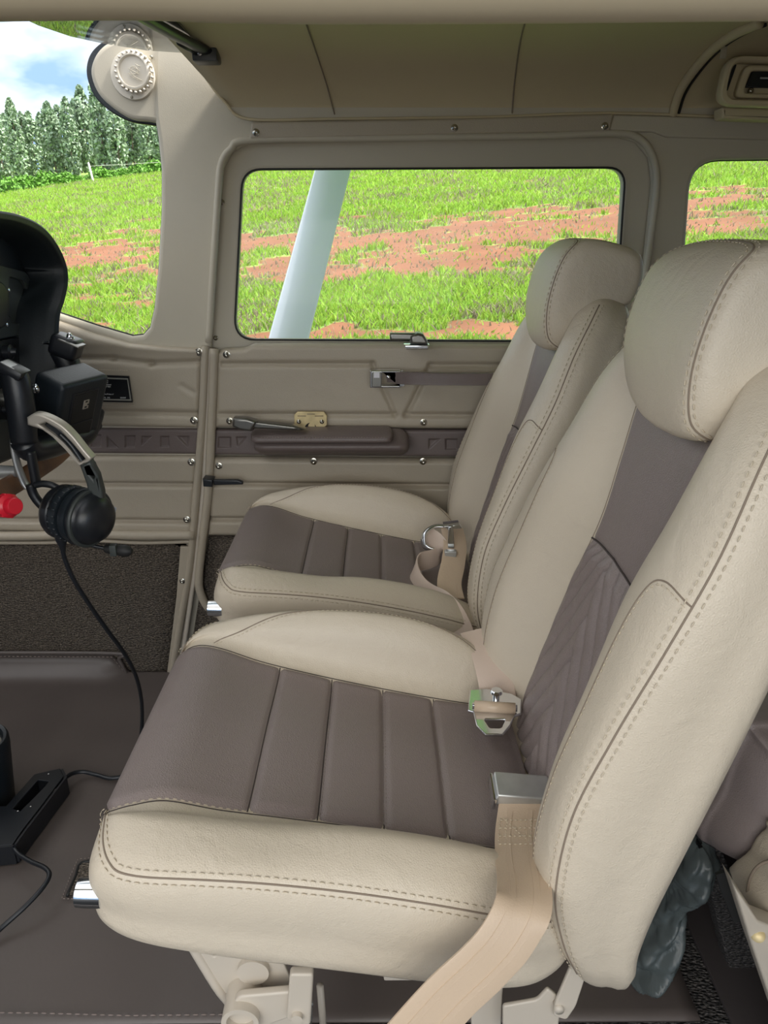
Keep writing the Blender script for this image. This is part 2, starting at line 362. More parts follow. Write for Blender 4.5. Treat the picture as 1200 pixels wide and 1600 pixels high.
# --- terrain
def vnoise(x, y, seed=0):
    xi = np.floor(x).astype(int); yi = np.floor(y).astype(int); xf = x - xi; yf = y - yi
    def h(a, b): v = np.sin(a * 127.1 + b * 311.7 + seed * 74.7) * 43758.5453; return v - np.floor(v)
    u = xf * xf * (3 - 2 * xf); v = yf * yf * (3 - 2 * yf)
    return (h(xi, yi) * (1 - u) + h(xi + 1, yi) * u) * (1 - v) + (h(xi, yi + 1) * (1 - u) + h(xi + 1, yi + 1) * u) * v
def fbm(x, y, seed=0, o=4):
    s = 0; a = .5
    for k in range(o): s = s + a * vnoise(x * 2 ** k, y * 2 ** k, seed + k); a *= .5
    return s / (1 - .5 ** o)
def TZ(x, y): return -1.9 + .132 * y + .099 * x + .10 * (fbm(x * .5, y * .5, 3) - .5) + .05 * (fbm(x * 2, y * 2, 9) - .5)
def soil(x, y):
    """0 grass .. 1 bare red earth"""
    yy = y + .28 * x; q = fbm(x * .30 + 5, yy * .95, 1, 5); band = np.exp(-((yy - 13.5) / 5.0) ** 2); fine = fbm(x * 2.4, yy * 4.0, 31, 3)
    return np.clip((q + .30 * band - .70 + .75 * (fine - .5)) / .07, 0, 1)
Ys = np.concatenate([np.linspace(2.5, 6, 20), np.geomspace(6.1, 150, 420)]); An = np.linspace(-.95, .95, 420)
YY, AA = np.meshgrid(Ys, An, indexing='ij'); XX = YY * AA; ZZ = TZ(XX, YY)
nA = len(An); fs = [(j * nA + i, j * nA + i + 1, (j + 1) * nA + i + 1, (j + 1) * nA + i) for j in range(len(Ys) - 1) for i in range(nA - 1)]
ground = add('ground', np.stack([XX, YY, ZZ], -1).reshape(-1, 3), fs, [], None)
gm = mat('ground_earth', (.2, .3, .08), .95, bump=(6, .6, 'n')); ground.data.materials.append(gm)
ca = ground.data.color_attributes.new('tint', 'FLOAT_COLOR', 'POINT')
sm = soil(XX, YY).reshape(-1, 1); nn = fbm(XX * 1.2, YY * 2.0, 14).reshape(-1, 1)
gr = np.array([.17, .30, .06]) * (.75 + .6 * nn) + np.array([.10, .07, .02]) * (fbm(XX * .35, YY * .8, 22).reshape(-1, 1) > .55); so = np.array([.215, .088, .042]) * (.75 + .45 * nn)
cc = gr * (1 - sm) + so * sm
ca.data.foreach_set('color', np.concatenate([cc, np.ones((len(cc), 1))], 1).astype(np.float32).ravel())
an = gm.node_tree.nodes.new('ShaderNodeAttribute'); an.attribute_name = 'tint'; gm.node_tree.links.new(an.outputs['Color'], gm.node_tree.nodes['Principled BSDF'].inputs['Base Color'])
struct(ground)
# apron under and behind the aircraft (the photo never shows it, it only carries the scene)
struct(add('ground', [(-40, -40, -1.95), (40, -40, -1.95), (40, 3.2, -1.9 + .4), (-40, 3.2, -1.95)], [(0, 1, 2, 3)], 'ground_earth', None, False))

# --- cabin floor
floor = box('floor', ((-1.1 + 1.3) / 2, .69, ZF - .03), (2.4, 1.14, .05), 'carpet_dark'); struct(floor)
# --- right cabin wall with its openings (x-z loops on the plane y = WY)
wind = pxz([(-260, 440), (30, 462), (90, 490), (150, 510), (205, 526)], WY) + rr(pxz([(205, 526), (232, 522), (240, 480)], WY), [0, .01, 0])[0:0] + pxz([(222, 524), (233, 512), (240, 480), (246, 420), (251, 330), (251, 265), (246, 215), (240, 180), (238, 130), (240, 60), (246, -60), (-260, -60)], WY)
door_open = pxz([(330, 540), (345, 300), (349, 262), (362, 238), (388, 224), (700, 219), (965, 214), (995, 222), (1015, 246), (1020, 285), (1006, 420), (985, 560), (950, 800), (930, 1035), (290, 1035), (292, 950), (303, 850)], WY)
rearw = rr(pxz([(1060, 560), (1082, 250), (1420, 246), (1420, 600)], WY), .045)
outer = [(-1.1, ZF - .02), (1.3, ZF - .02), (1.3, .42), (-1.1, .42)]
wall = plate('wall_right', [outer, wind, door_open, rearw], WY, .016, 'pillar_cloth', None, .0075); struct(wall)
# door leaf with its window
dwin = rr(pxz([(364, 532), (377, 264), (981, 261), (962, 535)], WY), [.035, .028, .028, .03])
dr = pxz([(318, 540), (333, 300), (337, 258), (352, 230), (384, 213), (700, 207), (968, 201), (1002, 210), (1028, 240), (1034, 285), (1020, 420), (998, 560), (962, 800), (942, 1040), (280, 1040), (282, 950), (292, 850)], WY)
door = plate('door_1', [dr, dwin], WY + .0165, .02, 'pillar_cloth', None, .006); struct(door)
def pane(name, loop, y, th=.004, m='window_glass', parent=None): return plate(name, [loop], y, th, m, parent)
struct(pane('window_1', rr(pxz([(360, 536), (373, 260), (985, 257), (966, 539)], WY), .03), WY + .022))
struct(pane('window_2', rr(pxz([(1056, 566), (1078, 244), (1424, 240), (1424, 606)], WY), .045), WY + .022))
wl = tube('window_gasket', [(p[0], WY + .010, p[1]) for p in dwin], .0016, 'rubber', door, 8, True)
wl2 = tube('window_gasket', [(p[0], WY + .010, p[1]) for p in rearw], .0016, 'rubber', wall, 8, True)
tube('window_gasket', [(p[0], WY + .012, p[1]) for p in wind], .0018, 'rubber', wall, 8, True)
# windscreen / front side glass
def wsf(s, t):
    x = -.30 - .85 * s; y = 1.255 - .35 * s * s; z = -.20 + .62 * t; return np.array([x, y - .10 * t * s, z])
ws = patch('window_3', wsf, 24, 10, 'window_glass', None); struct(ws)
# --- ceiling, far wall, near rear wall, nose bulkhead
sec = cr([(1.238, .150), (1.225, .185), (1.17, .215), (1.06, .240), (.8, .258), (.45, .262), (.16, .235), (.12, .20)], 6)
def ceilf(s, t):
    k = t * (len(sec) - 1); i = min(int(k), len(sec) - 2); f = k - i; y, z = sec[i] * (1 - f) + sec[i + 1] * f
    xl = -.195 - .075 * min(1, max(0, (z - .15) / .09)); return np.array([xl + (1.3 - xl) * s, y, z])
ceil = patch('ceiling', ceilf, 60, 60, 'headliner', None); md = ceil.modifiers.new('s', 'SOLIDIFY'); md.thickness = -.02; md.offset = 1; struct(ceil)
struct(box('wall_rear', (1.32, .69, -.2), (.04, 1.14, 1.25), 'panel_leather'))
struct(box('wall_front', (-1.12, .69, -.5), (.04, 1.14, .6), 'dark_vinyl'))
wlft = plate('wall_left', [[(.55, ZF - .02), (1.3, ZF - .02), (1.3, .25), (.55, .25)]], .10, .03, 'pillar_cloth'); struct(wlft)
struct(plate('wall_left', [[(-1.1, ZF - .02), (-.62, ZF - .02), (-.55, -.15), (-1.1, -.12)]], .10, .03, 'pillar_cloth'))
# near door frame header just above the lens
hd = cr([(-.75, .20, .085), (-.35, .205, .062), (-.087, .2, .066), (0, .2, .0655), (.3, .2, .067), (.8, .2, .06)], 10)
h = tube('trim_1', hd, .019, 'header_trim', None, 20, flat=1.0); struct(h)
struct(box('trim_2', (.03, .165, .16), (1.6, .06, .16), 'headliner'))
# door surround welt
wp = [(p[0], WY - .003, p[1]) for p in door_open]; wp = wp[:14] + []
wpath = cr([PY(a, b, WY - .002) for a, b in [(326, 535), (333, 420), (341, 300), (346, 256), (361, 233), (390, 219), (560, 216), (700, 214), (850, 212), (960, 208), (998, 216), (1019, 243), (1026, 285), (1018, 360), (1006, 450), (992, 560), (975, 660)]], 8)
struct(tube('trim_3', wpath, .0068, 'pillar_cloth', None, 14, flat=.8))
# lower jamb mouldings
j1 = cr([PY(a, b, WY - .006) for a, b in [(321, 541), (317, 640), (308, 760), (297, 880), (284, 960), (268, 1053)]], 10)
struct(tube('trim_4', j1, .0085, 'panel_leather', None, 14, flat=.8))
j2 = cr([PY(a, b, WY - .008) for a, b in [(335, 545), (331, 650), (326, 760), (316, 850), (311, 900), (313, 925), (326, 950), (350, 965)]], 10)
struct(tube('trim_5', j2, .0075, 'panel_leather', None, 14))
struct(tube('trim_6', cr([PY(a, b, WY - .004) for a, b in [(328, 545), (324, 650), (318, 760), (307, 870), (296, 950), (282, 1045)]], 10), .0045, 'frame_paint', None, 10))
# strip above the door with its three screws
st = plate('trim_7', [rr(pxz([(394, 192), (700, 187), (957, 179), (950, 206), (700, 211), (391, 219)], WY), .004)], WY - .009, .012, 'panel_leather', None, .003); struct(st)
for (a, b) in ((400, 207), (710, 200), (945, 197)): screw(st, a, b, WY - .010)
# piece behind it (over the rear window)
st2 = plate('trim_8', [pxz([(957, 180), (1300, 190), (1300, 222), (1040, 215), (1018, 207), (950, 206)], WY)], WY - .006, .01, 'pillar_cloth', None, .003); struct(st2)
# line where pillar and headliner meet
struct(tube('trim_9', cr([PY(302, 88, 1.205), PY(322, 122, 1.215), PY(352, 160, 1.222), PY(388, 186, 1.226), PY(520, 186, 1.228), PY(760, 183, 1.228), PY(960, 177, 1.228), PY(1200, 186, 1.228)], 8), .0022, 'headliner', None, 8))
# headliner seams
def onceil(px, py):
    best = None; d = ray(px, py); d = d / d[1]
    for i in range(len(sec) - 1):
        (y0, z0), (y1, z1) = sec[i], sec[i + 1]; k = d[2]; den = (z1 - z0) - k * (y1 - y0)
        if abs(den) < 1e-9: continue
        t = (k * y0 - z0) / den
        if 0 <= t <= 1: y = y0 + t * (y1 - y0); return np.array([d[0] * y, y, z0 + t * (z1 - z0) - .0008])
    return d * 1.2
for path in ([(524, 183), (510, 130), (492, 75), (474, 24)], [(800, 180), (804, 130), (812, 70), (826, 12)]):
    tube('headliner_seam', cr([onceil(a, b) for a, b in path], 8), .0011, 'seam_dark', ceil, 6)
# rear bow: welt, gap and overhead console panel
bw = [(1050, 178), (1062, 140), (1085, 105), (1115, 72), (1150, 48), (1188, 32)]
tube('bow_edge', cr([onceil(a, b) - np.array([0, .002, .002]) for a, b in bw], 8), .0062, 'headliner', ceil, 12)
tube('bow_gap', cr([onceil(a + 8, b + 4) - np.array([0, .002, .0015]) for a, b in bw], 8), .0022, 'rubber', ceil, 8)
bx = PY(1131, 78, 1.10); box('clip', bx, (.008, .003, .02), 'panel_leather', ceil, bevel=.001)

# =================================================================== OVERHEAD CONSOLE (rear)
oc = thing('overhead_console', 'beige oblong overhead console with black vent openings at the rear ceiling', 'console', tuple(PY(1190, 125, 1.17)))
def rrect(cx, cz, w, h, r): return rr([(cx - w / 2, cz - h / 2), (cx - w / 2, cz + h / 2), (cx + w / 2, cz + h / 2), (cx + w / 2, cz - h / 2)], r)
oy = 1.13
outl = rr(pxz([(1118, 166), (1132, 88), (1300, 92), (1300, 172)], oy), .022); inn = rr(pxz([(1127, 156), (1142, 99), (1290, 103), (1290, 160)], oy), .012)
plate('bezel', [outl, inn], oy - .012, .022, 'headliner', oc, .006)
plate('recess', [rr(pxz([(1122, 160), (1136, 94), (1296, 98), (1296, 166)], oy), .014)], oy + .008, .004, 'headliner', oc)
plate('vent_slot', [pxz([(1128, 141), (1138, 141), (1152, 101), (1147, 99), (1135, 118)], oy)], oy + .001, .006, 'black_plastic', oc, .001)
plate('rib', [rr(pxz([(1146, 153), (1163, 102), (1290, 104), (1290, 157)], oy), .01), rr(pxz([(1160, 146), (1172, 111), (1280, 112), (1280, 149)], oy), .006)], oy - .004, .012, 'headliner', oc, .003)
plate('light_lens', [pxz([(1166, 136), (1177, 111), (1280, 111), (1280, 138)], oy)], oy + .002, .005, 'black_plastic', oc, .001)
tube('slat', [PY(1188, 122, oy), PY(1280, 124, oy)], .0012, 'brushed_steel', oc, 8)
lathe('knob', PY(1173, 142, oy + .003), PY(1173, 142, oy - .02), [(0, .004), (.006, .004), (.01, .0025), (.011, .001)], 'screw_metal', oc, 16)
plate('tail', [rr(pxz([(1126, 168), (1126, 186), (1300, 192), (1300, 172)], 1.17), .003)], 1.165, .03, 'headliner', oc, .004)

# =================================================================== SIDE UPHOLSTERY
# forward kick wall
kp = thing('side_panel', 'padded beige leather side panel ahead of the door, with pressed horizontal creases', 'trim panel', tuple(PY(200, 620, WY)))
panel('upper_pad', [(-120, 470), (30, 482), (86, 499), (150, 521), (205, 536), (260, 541), (318, 543)], [(-120, 662), (86, 664), (200, 666), (312, 668)], WY, 'panel_leather', kp, H=.011, edge=9,
      grooves=[((-120, 556), (180, 559), .9), ((180, 559), (240, 567), .9), ((240, 567), (318, 564), .9), ((-120, 636), (160, 642), 1), ((160, 642), (316, 645), 1), ((286, 601), (305, 612), .25)], gw=4.5, gd=.006, nx=220, nz=90,
      extra=lambda X, Z: .004 * np.exp(-((Z - (536 + (X - 205) * .05)) / 12) ** 2))
E2 = []
def sq(x, y, w, h_): return [(x, y), (x + w, y), (x + w, y + h_), (x, y + h_)]
E2 += [sq(143, 678, 17, 20), sq(196, 679, 17, 20), sq(251, 680, 15, 18), [(168, 678), (187, 699), (168, 699)], [(222, 680), (240, 680), (222, 697)], [(276, 680), (297, 680), (295, 699)]]
band = panel('band', [(-120, 667), (313, 669)], [(-120, 706), (308, 709)], WY, 'band_taupe', kp, H=.005, edge=5, emb=E2, ed=.0035, nx=430, nz=60)
panel('lower_pad', [(-120, 708), (100, 710), (310, 711)], [(-120, 826), (100, 830), (302, 833)], WY, 'panel_leather', kp, H=.011, edge=8, grooves=[((-120, 752), (307, 755), 1.1), ((-120, 808), (304, 812), 1.1)], gw=3.5, gd=.007, nx=160, nz=80)
tube('bottom_roll', cr([PY(a, b, WY - .012) for a, b in [(-120, 838), (60, 837), (130, 832), (200, 836), (304, 836)]], 10), .0085, 'panel_leather', kp, 12)
tube('piping', cr([PY(a, b, WY - .009) for a, b in [(-120, 847), (60, 848), (150, 845), (220, 848), (303, 846)]], 10), .0035, 'panel_leather', kp, 10)
for (a, b) in ((311, 550), (303, 657), (299, 722), (292, 812)): screw(kp, a, b, WY - .012, .0052)
kc = panel('kick_carpet', [(-200, 846), (292, 848)], [(-240, 1060), (262, 1060)], WY, 'carpet_tweed', None, H=.004, edge=4, nx=20, nz=20); tag(kc, 'dark tweed kick panel carpet at foot of the side wall, left of the door jamb', 'carpet')
js = plate('jamb_strip', [pxz([(283, 852), (300, 852), (288, 930), (272, 1045), (262, 1050), (277, 930)], WY - .005)], WY - .012, .008, 'panel_leather', None, .002); tag(js, 'narrow beige strip with one screw edging the kick carpet', 'trim strip'); screw(js, 285, 908, WY - .013)
# door upholstery
dp = thing('door_panel', 'padded beige leather door panel below the window with pressed V crease', 'trim panel', tuple(PY(560, 620, WY)))
G = [((350, 567), (583, 567), 1), ((346, 645), (617, 646), 1), ((583, 567), (617, 646), .8), ((634, 646), (672, 569), 1), ((672, 569), (1000, 569), 1), ((634, 646), (1000, 648), 1)]
panel('upper_pad', [(340, 549), (352, 544), (385, 542), (398, 536), (640, 536), (1000, 538)], [(336, 667), (520, 668), (1000, 671)], WY + .004, 'panel_leather', dp, H=.014, edge=9, grooves=G, gw=4, gd=.005, nx=420, nz=90)
E3 = [sq(341, 681, 21, 18), [(369, 681), (388, 681), (372, 698)], [(669, 684), (689, 684), (669, 702)], sq(695, 684, 20, 18), [(725, 684), (744, 684), (744, 702)], sq(752, 684, 20, 18), [(782, 684), (800, 684), (782, 702)]]
panel('band', [(336, 670), (1000, 671)], [(333, 710), (1000, 716)], WY + .004, 'band_taupe', dp, H=.006, edge=5, emb=E3, ed=.0035, nx=640, nz=50)
panel('lower_pad', [(334, 713), (1000, 718)], [(325, 835), (1000, 842)], WY + .004, 'panel_leather', dp, H=.013, edge=8, grooves=[((330, 753), (1000, 758), 1.2), ((328, 808), (1000, 812), 1.2)], gw=3.5, gd=.007, nx=260, nz=80)
panel('door_carpet', [(326, 838), (1000, 844)], [(296, 1030), (940, 1030)], WY + .004, 'carpet_tweed', dp, H=.006, edge=4, nx=20, nz=20)
for (a, b) in ((354, 554), (359, 658), (342, 728), (490, 721), (661, 721), (662, 660)): screw(dp, a, b, WY - .010, .0048)
for (a, b) in ((337, 528), (347, 316)): screw(door, a, b, WY + .014, .0032)
# arm rest
ar = thing('door_armrest', 'taupe leather armrest with stitched pad on the door panel', 'armrest', tuple(PY(500, 690, 1.17)))
def along_x(name, x0, x1, sec2, m, parent, endr=.012, n=60):
    """pad running in x with a rounded section [(y,z)]"""
    S2 = cr(sec2, 5, True); c = S2.mean(0); vs = []; fs = []; xs = np.linspace(0, 1, n)
    xs = x0 + (x1 - x0) * (0.5 - .5 * np.cos(xs * math.pi)); k = len(S2)
    for x in xs:
        d = min(x - x0, x1 - x) / endr; f = math.sqrt(max(0, 1 - (1 - min(1, d)) ** 2)); f = max(f, .02) ** .6
        for p in S2: q = c + (p - c) * f; vs.append((x, q[0], q[1]))
    for j in range(n - 1):
        for i in range(k): fs.append((j * k + i, j * k + (i + 1) % k, (j + 1) * k + (i + 1) % k, (j + 1) * k + i))
    fs.append(tuple(range(k))); fs.append(tuple(range((n - 1) * k, n * k)))
    o = add(name, vs, fs, m, parent); bm = bmesh.new(); bm.from_mesh(o.data); bmesh.ops.recalc_face_normals(bm, faces=bm.faces); bm.to_mesh(o.data); bm.free(); return o
ya = 1.165
x0, x1 = PY(390, 690, ya)[0], PY(614, 690, ya)[0]; zt = PY(500, 668, 1.2)[2]; zb_ = PY(500, 695, ya)[2]
along_x('pad', x0, x1, [(ya, zb_ + .003), (ya - .003, (zt + zb_) / 2), (ya + .004, zt - .004), (1.19, zt), (1.222, zt - .003), (1.222, zb_), (1.19, zb_ - .002)], 'band_taupe', ar)
along_x('base', x0 + .002, PY(640, 700, 1.18)[0], [(ya + .006, zb_ - .003), (1.20, zb_ + .01), (1.228, zb_ + .01), (1.228, PY(500, 716, 1.2)[2]), (1.20, PY(500, 714, 1.18)[2]), (ya + .012, zb_ - .016)], 'band_taupe', ar, .02)
zz = zb_ + .013
sp = np.array([(x, ya - .0020 - .0, zz) for x in np.linspace(x0 + .01, x1 - .01, 80)]); stitches('stitching', sp, np.tile([0, -1, 0.], (80, 1)), 'thread_taupe', ar, .0028, .0018, .0006, off=.0018)
# inside door handle lying over the rest
dh = thing('door_handle', 'dark steel lever door handle above the armrest', 'handle', tuple(PY(390, 660, 1.17)))
def prism(name, top_pts, y0, y1, m, parent, bev=.002): return plate(name, [pxz(top_pts, (y0 + y1) / 2)], min(y0, y1), abs(y1 - y0), m, parent, bev)
prism('lever', [(380, 654), (400, 657), (460, 664), (478, 669), (470, 671), (402, 668), (384, 664)], 1.168, 1.186, 'dark_steel', dh, .003)
prism('grip_end', [(366, 651), (388, 652), (402, 657), (394, 672), (376, 670), (364, 664)], 1.158, 1.180, 'dark_steel', dh, .004)
bp = thing('latch_plate', 'small brass coloured escutcheon plate with dark round hole behind the armrest', 'plate', tuple(PY(486, 656, 1.21)))
prism('plate', [(460, 663), (460, 648), (465, 643), (506, 643), (511, 649), (511, 664), (505, 668), (466, 668)], 1.208, 1.214, 'brass', bp, .001)
lathe('hub', PY(486, 668, 1.212), PY(486, 668, 1.19), [(0, .011), (.003, .011), (.006, .008), (.004, .005)], 'rubber', bp, 24)
for (a, b) in ((467, 659), (503, 659)): screw(bp, a, b, 1.207, .003)
for (a1, a2, b) in ((465, 478, 650), (492, 505, 650), (480, 492, 647)): tube('engraved_line', [PY(a1, b, 1.2075), PY(a2, b, 1.2075)], .0006, 'seam_dark', bp, 6)
# pull strap
ps = thing('pull_strap', 'taupe leather pull strap with chrome end bracket across the door panel', 'strap', tuple(PY(700, 590, 1.19)))
pts = cr([PY(a, b, y) for a, b, y in [(606, 590, 1.197), (622, 590, 1.19), (645, 591, 1.175), (700, 592, 1.168), (760, 592, 1.17), (800, 590, 1.18), (850, 588, 1.20)]], 8)
ribbon('strap', pts, (0, 0, 1), [.014, .014, .014, .014, .015, .016, .017, .018] + [.0195] * (len(pts) - 8), .010, 'band_taupe', ps)
brk = thing  # alias kept short
plate('bracket', [rr(pxz([(578, 604), (578, 577), (626, 577), (626, 604)], 1.2), .002), rr(pxz([(597, 600), (597, 581), (630, 581), (630, 600)], 1.2), .001)], 1.187, .018, 'chrome', ps, .0015)
plate('bracket_cap', [rr(pxz([(581, 602), (581, 579), (596, 579), (596, 602)], 1.2), .002)], 1.184, .006, 'dark_steel', ps, .001)
plate('cap_face', [pxz([(584, 590), (584, 582), (593, 582), (593, 590)], 1.184)], 1.182, .003, 'paper', ps)
lathe('rivet', PY(607, 589, 1.186), PY(607, 589, 1.17), [(0, .0036), (.0018, .003), (.003, .0012)], 'chrome', ps, 16)
# window latch
wlh = thing('window_latch', 'grey cast window latch with horizontal lever on the door window sill', 'latch', tuple(PY(650, 535, 1.215)))
prism('base', [(631, 537), (670, 537), (668, 544), (634, 544)], 1.19, 1.222, 'chrome', wlh, .002)
prism('lever', [(609, 520), (650, 520), (650, 531), (640, 536), (640, 531), (609, 531)], 1.196, 1.212, 'dark_steel', wlh, .003)
prism('pivot', [(641, 536), (641, 524), (652, 519), (661, 521), (667, 530), (668, 537)], 1.190, 1.218, 'dark_steel', wlh, .004)
# door stay lever poking from the jamb
dl = thing('jamb_lever', 'thin black lever crossing the door jamb at knee height', 'lever', tuple(PY(350, 752, 1.19)))
prism('lever', [(334, 749), (372, 749), (380, 752), (380, 756), (335, 757)], 1.185, 1.195, 'black_plastic', dl, .002)
prism('base', [(319, 745), (334, 747), (334, 758), (320, 757)], 1.18, 1.205, 'black_plastic', dl, .002)

def demote(root, main, name, parent):
    ch = list(root.children); m_ = [c for c in ch if c.name.split('.')[0] == main][0]
    m_['label'] = root['label']; m_.name = name
    m_.parent = parent; m_.matrix_parent_inverse = Matrix.Translation(-Vector(parent.location))
    for c in ch:
        if c is not m_: c.parent = m_; c.matrix_parent_inverse = Matrix.Identity(4)
    bpy.data.objects.remove(root)
demote(ar, 'base', 'armrest', dp); demote(dh, 'lever', 'door_handle', dp); demote(bp, 'plate', 'latch_plate', dp); demote(ps, 'strap', 'pull_strap', dp); demote(wlh, 'base', 'window_latch', dp)
# placard
pl = thing('placard', 'black engraved instruction placard with silver edge on the side panel', 'placard', tuple(PY(165, 603, 1.21)))
yp = 1.208
plate('plate', [pxz([(110, 584), (201, 588), (207, 629), (112, 627)], yp)], yp, .004, 'placard_black', pl)
ed = pxz([(112, 588), (200, 591), (205.5, 626), (112, 624)], yp); ei = pxz([(113, 590), (199, 593), (203.5, 624), (113, 622.5)], yp)
plate('border', [ed, ei], yp - .0012, .0014, 'placard_edge', pl)
def text(s, px, py, size, y, m, parent, name='lettering', sx=1, tilt=0, dirv=None, origin=None, upv=None, ext=.0003):
    cu = bpy.data.curves.new(name, 'FONT'); cu.body = s; cu.size = size; cu.extrude = ext; cu.resolution_u = 2
    o = bpy.data.objects.new(name, cu); COL.objects.link(o); dg = bpy.context.evaluated_depsgraph_get(); dg.update()
    me = bpy.data.meshes.new_from_object(o.evaluated_get(dg)); bpy.data.objects.remove(o); bpy.data.curves.remove(cu)
    if dirv is None:
        M = Matrix.Translation(Vector(PY(px, py, y))) @ Matrix.Rotation(R(90), 4, 'X') @ Matrix.Rotation(R(tilt), 4, 'Z') @ Matrix.Diagonal((sx, 1, 1, 1))
    else:
        d = Vector(unit(dirv)); u = Vector(unit(upv)); n_ = d.cross(u); M = Matrix.Translation(Vector(origin)) @ Matrix((( d.x, u.x, n_.x, 0), (d.y, u.y, n_.y, 0), (d.z, u.z, n_.z, 0), (0, 0, 0, 1))) @ Matrix.Diagonal((sx, 1, 1, 1))
    me.transform(M); me.materials.clear(); return link_mesh(name, me, m, parent, False)
LN = ['airplane operates in the normal category unless', 'in the markings and placards instructions used', 'No acrobatic maneuvers including spins approved', 'Flight in this category. No clearance in the flight', 'of Approved Airplane Flight Manual', 'normally following types indicated', 'in the normal operations', 'for the following flight operations at all dates of', 'night']
for i, s in enumerate(LN): text(s, 120 + i * 1.2, 594.3 + i * 3.0 + .02 * i, .0034, yp - .0003, 'placard_text', pl, sx=.78, tilt=-2)
text('DAY  VFR  IFR', 151, 622.3, .0036, yp - .0003, 'placard_text', pl, tilt=-1); text('0505087', 188, 622.6, .0034, yp - .0003, 'placard_text', pl, sx=.8)
stitches('stitching', [PY(a, b, 1.214) for a, b in np.linspace((112, 576), (200, 579), 30)], np.tile([0, -1, 0.], (30, 1)), 'thread', pl, .002, .0014, .0005)
stitches('stitching', [PY(a, b, 1.214) for a, b in np.linspace((150, 631), (210, 633), 20)], np.tile([0, -1, 0.], (20, 1)), 'thread', pl, .002, .0014, .0005)
stitches('stitching', [PY(a, b, 1.214) for a, b in np.linspace((205, 600), (209, 632), 14)], np.tile([0, -1, 0.], (14, 1)), 'thread', pl, .002, .0014, .0005)

# =================================================================== AIR VENT on the pillar
av = thing('air_vent', 'round beige ventilation knob on a beige oval housing beside the windscreen', 'vent', tuple(PY(205, 113, 1.2)))
ov = cr([(x, y, 0) for x, y in [(262, 196), (235, 190), (205, 186), (175, 168), (152, 145), (141, 115), (146, 90), (162, 70), (190, 58), (225, 50), (262, 50)]], 5)[:, :2]
ov2 = cr([(x, y, 0) for x, y in [(262, 199), (233, 195), (200, 189), (168, 171), (146, 148), (135, 116), (139, 88), (156, 68), (185, 54), (225, 46), (262, 46)]], 5)[:, :2]
plate('housing_edge', [pxz(ov2, 1.242)], 1.242, .012, 'black_plastic', av, .002)
plate('housing', [pxz(ov, 1.2315)], 1.2315, .014, 'pillar_cloth', av, .0065)
def disc(name, cx, cy, rx, y, prof, m, parent, n=48): c = PY(cx, cy, y); return lathe(name, c + np.array([0, .002, 0]), c - np.array([0, .1, 0]), [(t, r * rx) for t, r in prof], m, parent, n)
px1 = PY(1, 0, 1.19)[0] - PY(0, 0, 1.19)[0]
disc('base_plate', 208, 118, px1 * 37, 1.231, [(0, 1), (.004, 1), (.0055, .97), (.0055, .5)], 'knob_beige', av)
disc('knob', 209, 112, px1 * 29, 1.226, [(0, 1), (.005, 1), (.008, .96), (.009, .9), (.009, .82), (.004, .76), (.004, .1)], 'knob_beige', av)
bm = bmesh.new(); c = PY(209, 112, 1.220)
for k in range(24):
    an = 2 * math.pi * k / 24; p = c + np.array([math.cos(an), 0, math.sin(an)]) * px1 * 30; bm_cyl(bm, p + np.array([0, .003, 0]), p - np.array([0, .003, 0]), .0022, .0016, 8)
add_bm('knurling', bm, 'knob_beige', av)
for (dx, dz, w_) in ((-8, 5, 16), (-9, -2, 22), (-6, -6, 16), (2, 12, 8), (-3, 8, 12)): tube('embossed_line', [PY(209 + dx, 112 - dz, 1.219), PY(209 + dx + w_, 112 - dz + w_ * .55, 1.219)], .0006, 'pillar_cloth', av, 6)
tube('embossed_ring', [PY(209, 110, 1.219) + np.array([math.cos(t), 0, math.sin(t)]) * px1 * 6 for t in np.linspace(0, 6.28, 24)], .0006, 'pillar_cloth', av, 6, True)
screw(av, 236, 89, 1.228, .002); screw(av, 206, 152, 1.228, .002)

# =================================================================== SUN VISOR
vs_ = thing('sun_visor', 'smoked transparent sun visor plate on a dark hinge arm under the ceiling', 'visor', tuple(PZ(320, 75, .238)))
vz = .236
pp = [PZ(a, b, vz)[:2] for a, b in [(30, 26), (60, 40), (110, 57), (160, 68), (230, 79), (290, 83), (312, 84), (300, 60), (262, 18), (200, -60)]]
ppp = [tuple(p) for p in pp] + [(-.52, .62), (-.52, .80)]
vp = plate('tinted_plate', [ppp], vz, .003, 'visor_glass', vs_, axis='z'); md = vp
a = PZ(188, 5, .232); b = PZ(250, 42, .228); c = PZ(322, 80, .228)
tube('hinge_arm', cr([a, b, c], 8), .010, 'black_plastic', vs_, 10, flat=.55)
box('hinge_block', PY(322, 76, 1.13), (.033, .03, .034), 'black_plastic', vs_, bevel=.003)
tube('hinge_rod', [PZ(280, 66, .226), PZ(310, 84, .226)], .004, 'black_plastic', vs_, 10)
lathe('hinge_screw', PY(312, 83, 1.113), PY(312, 83, 1.10), [(0, .003), (.002, .003), (.003, .001)], 'chrome', vs_, 14)

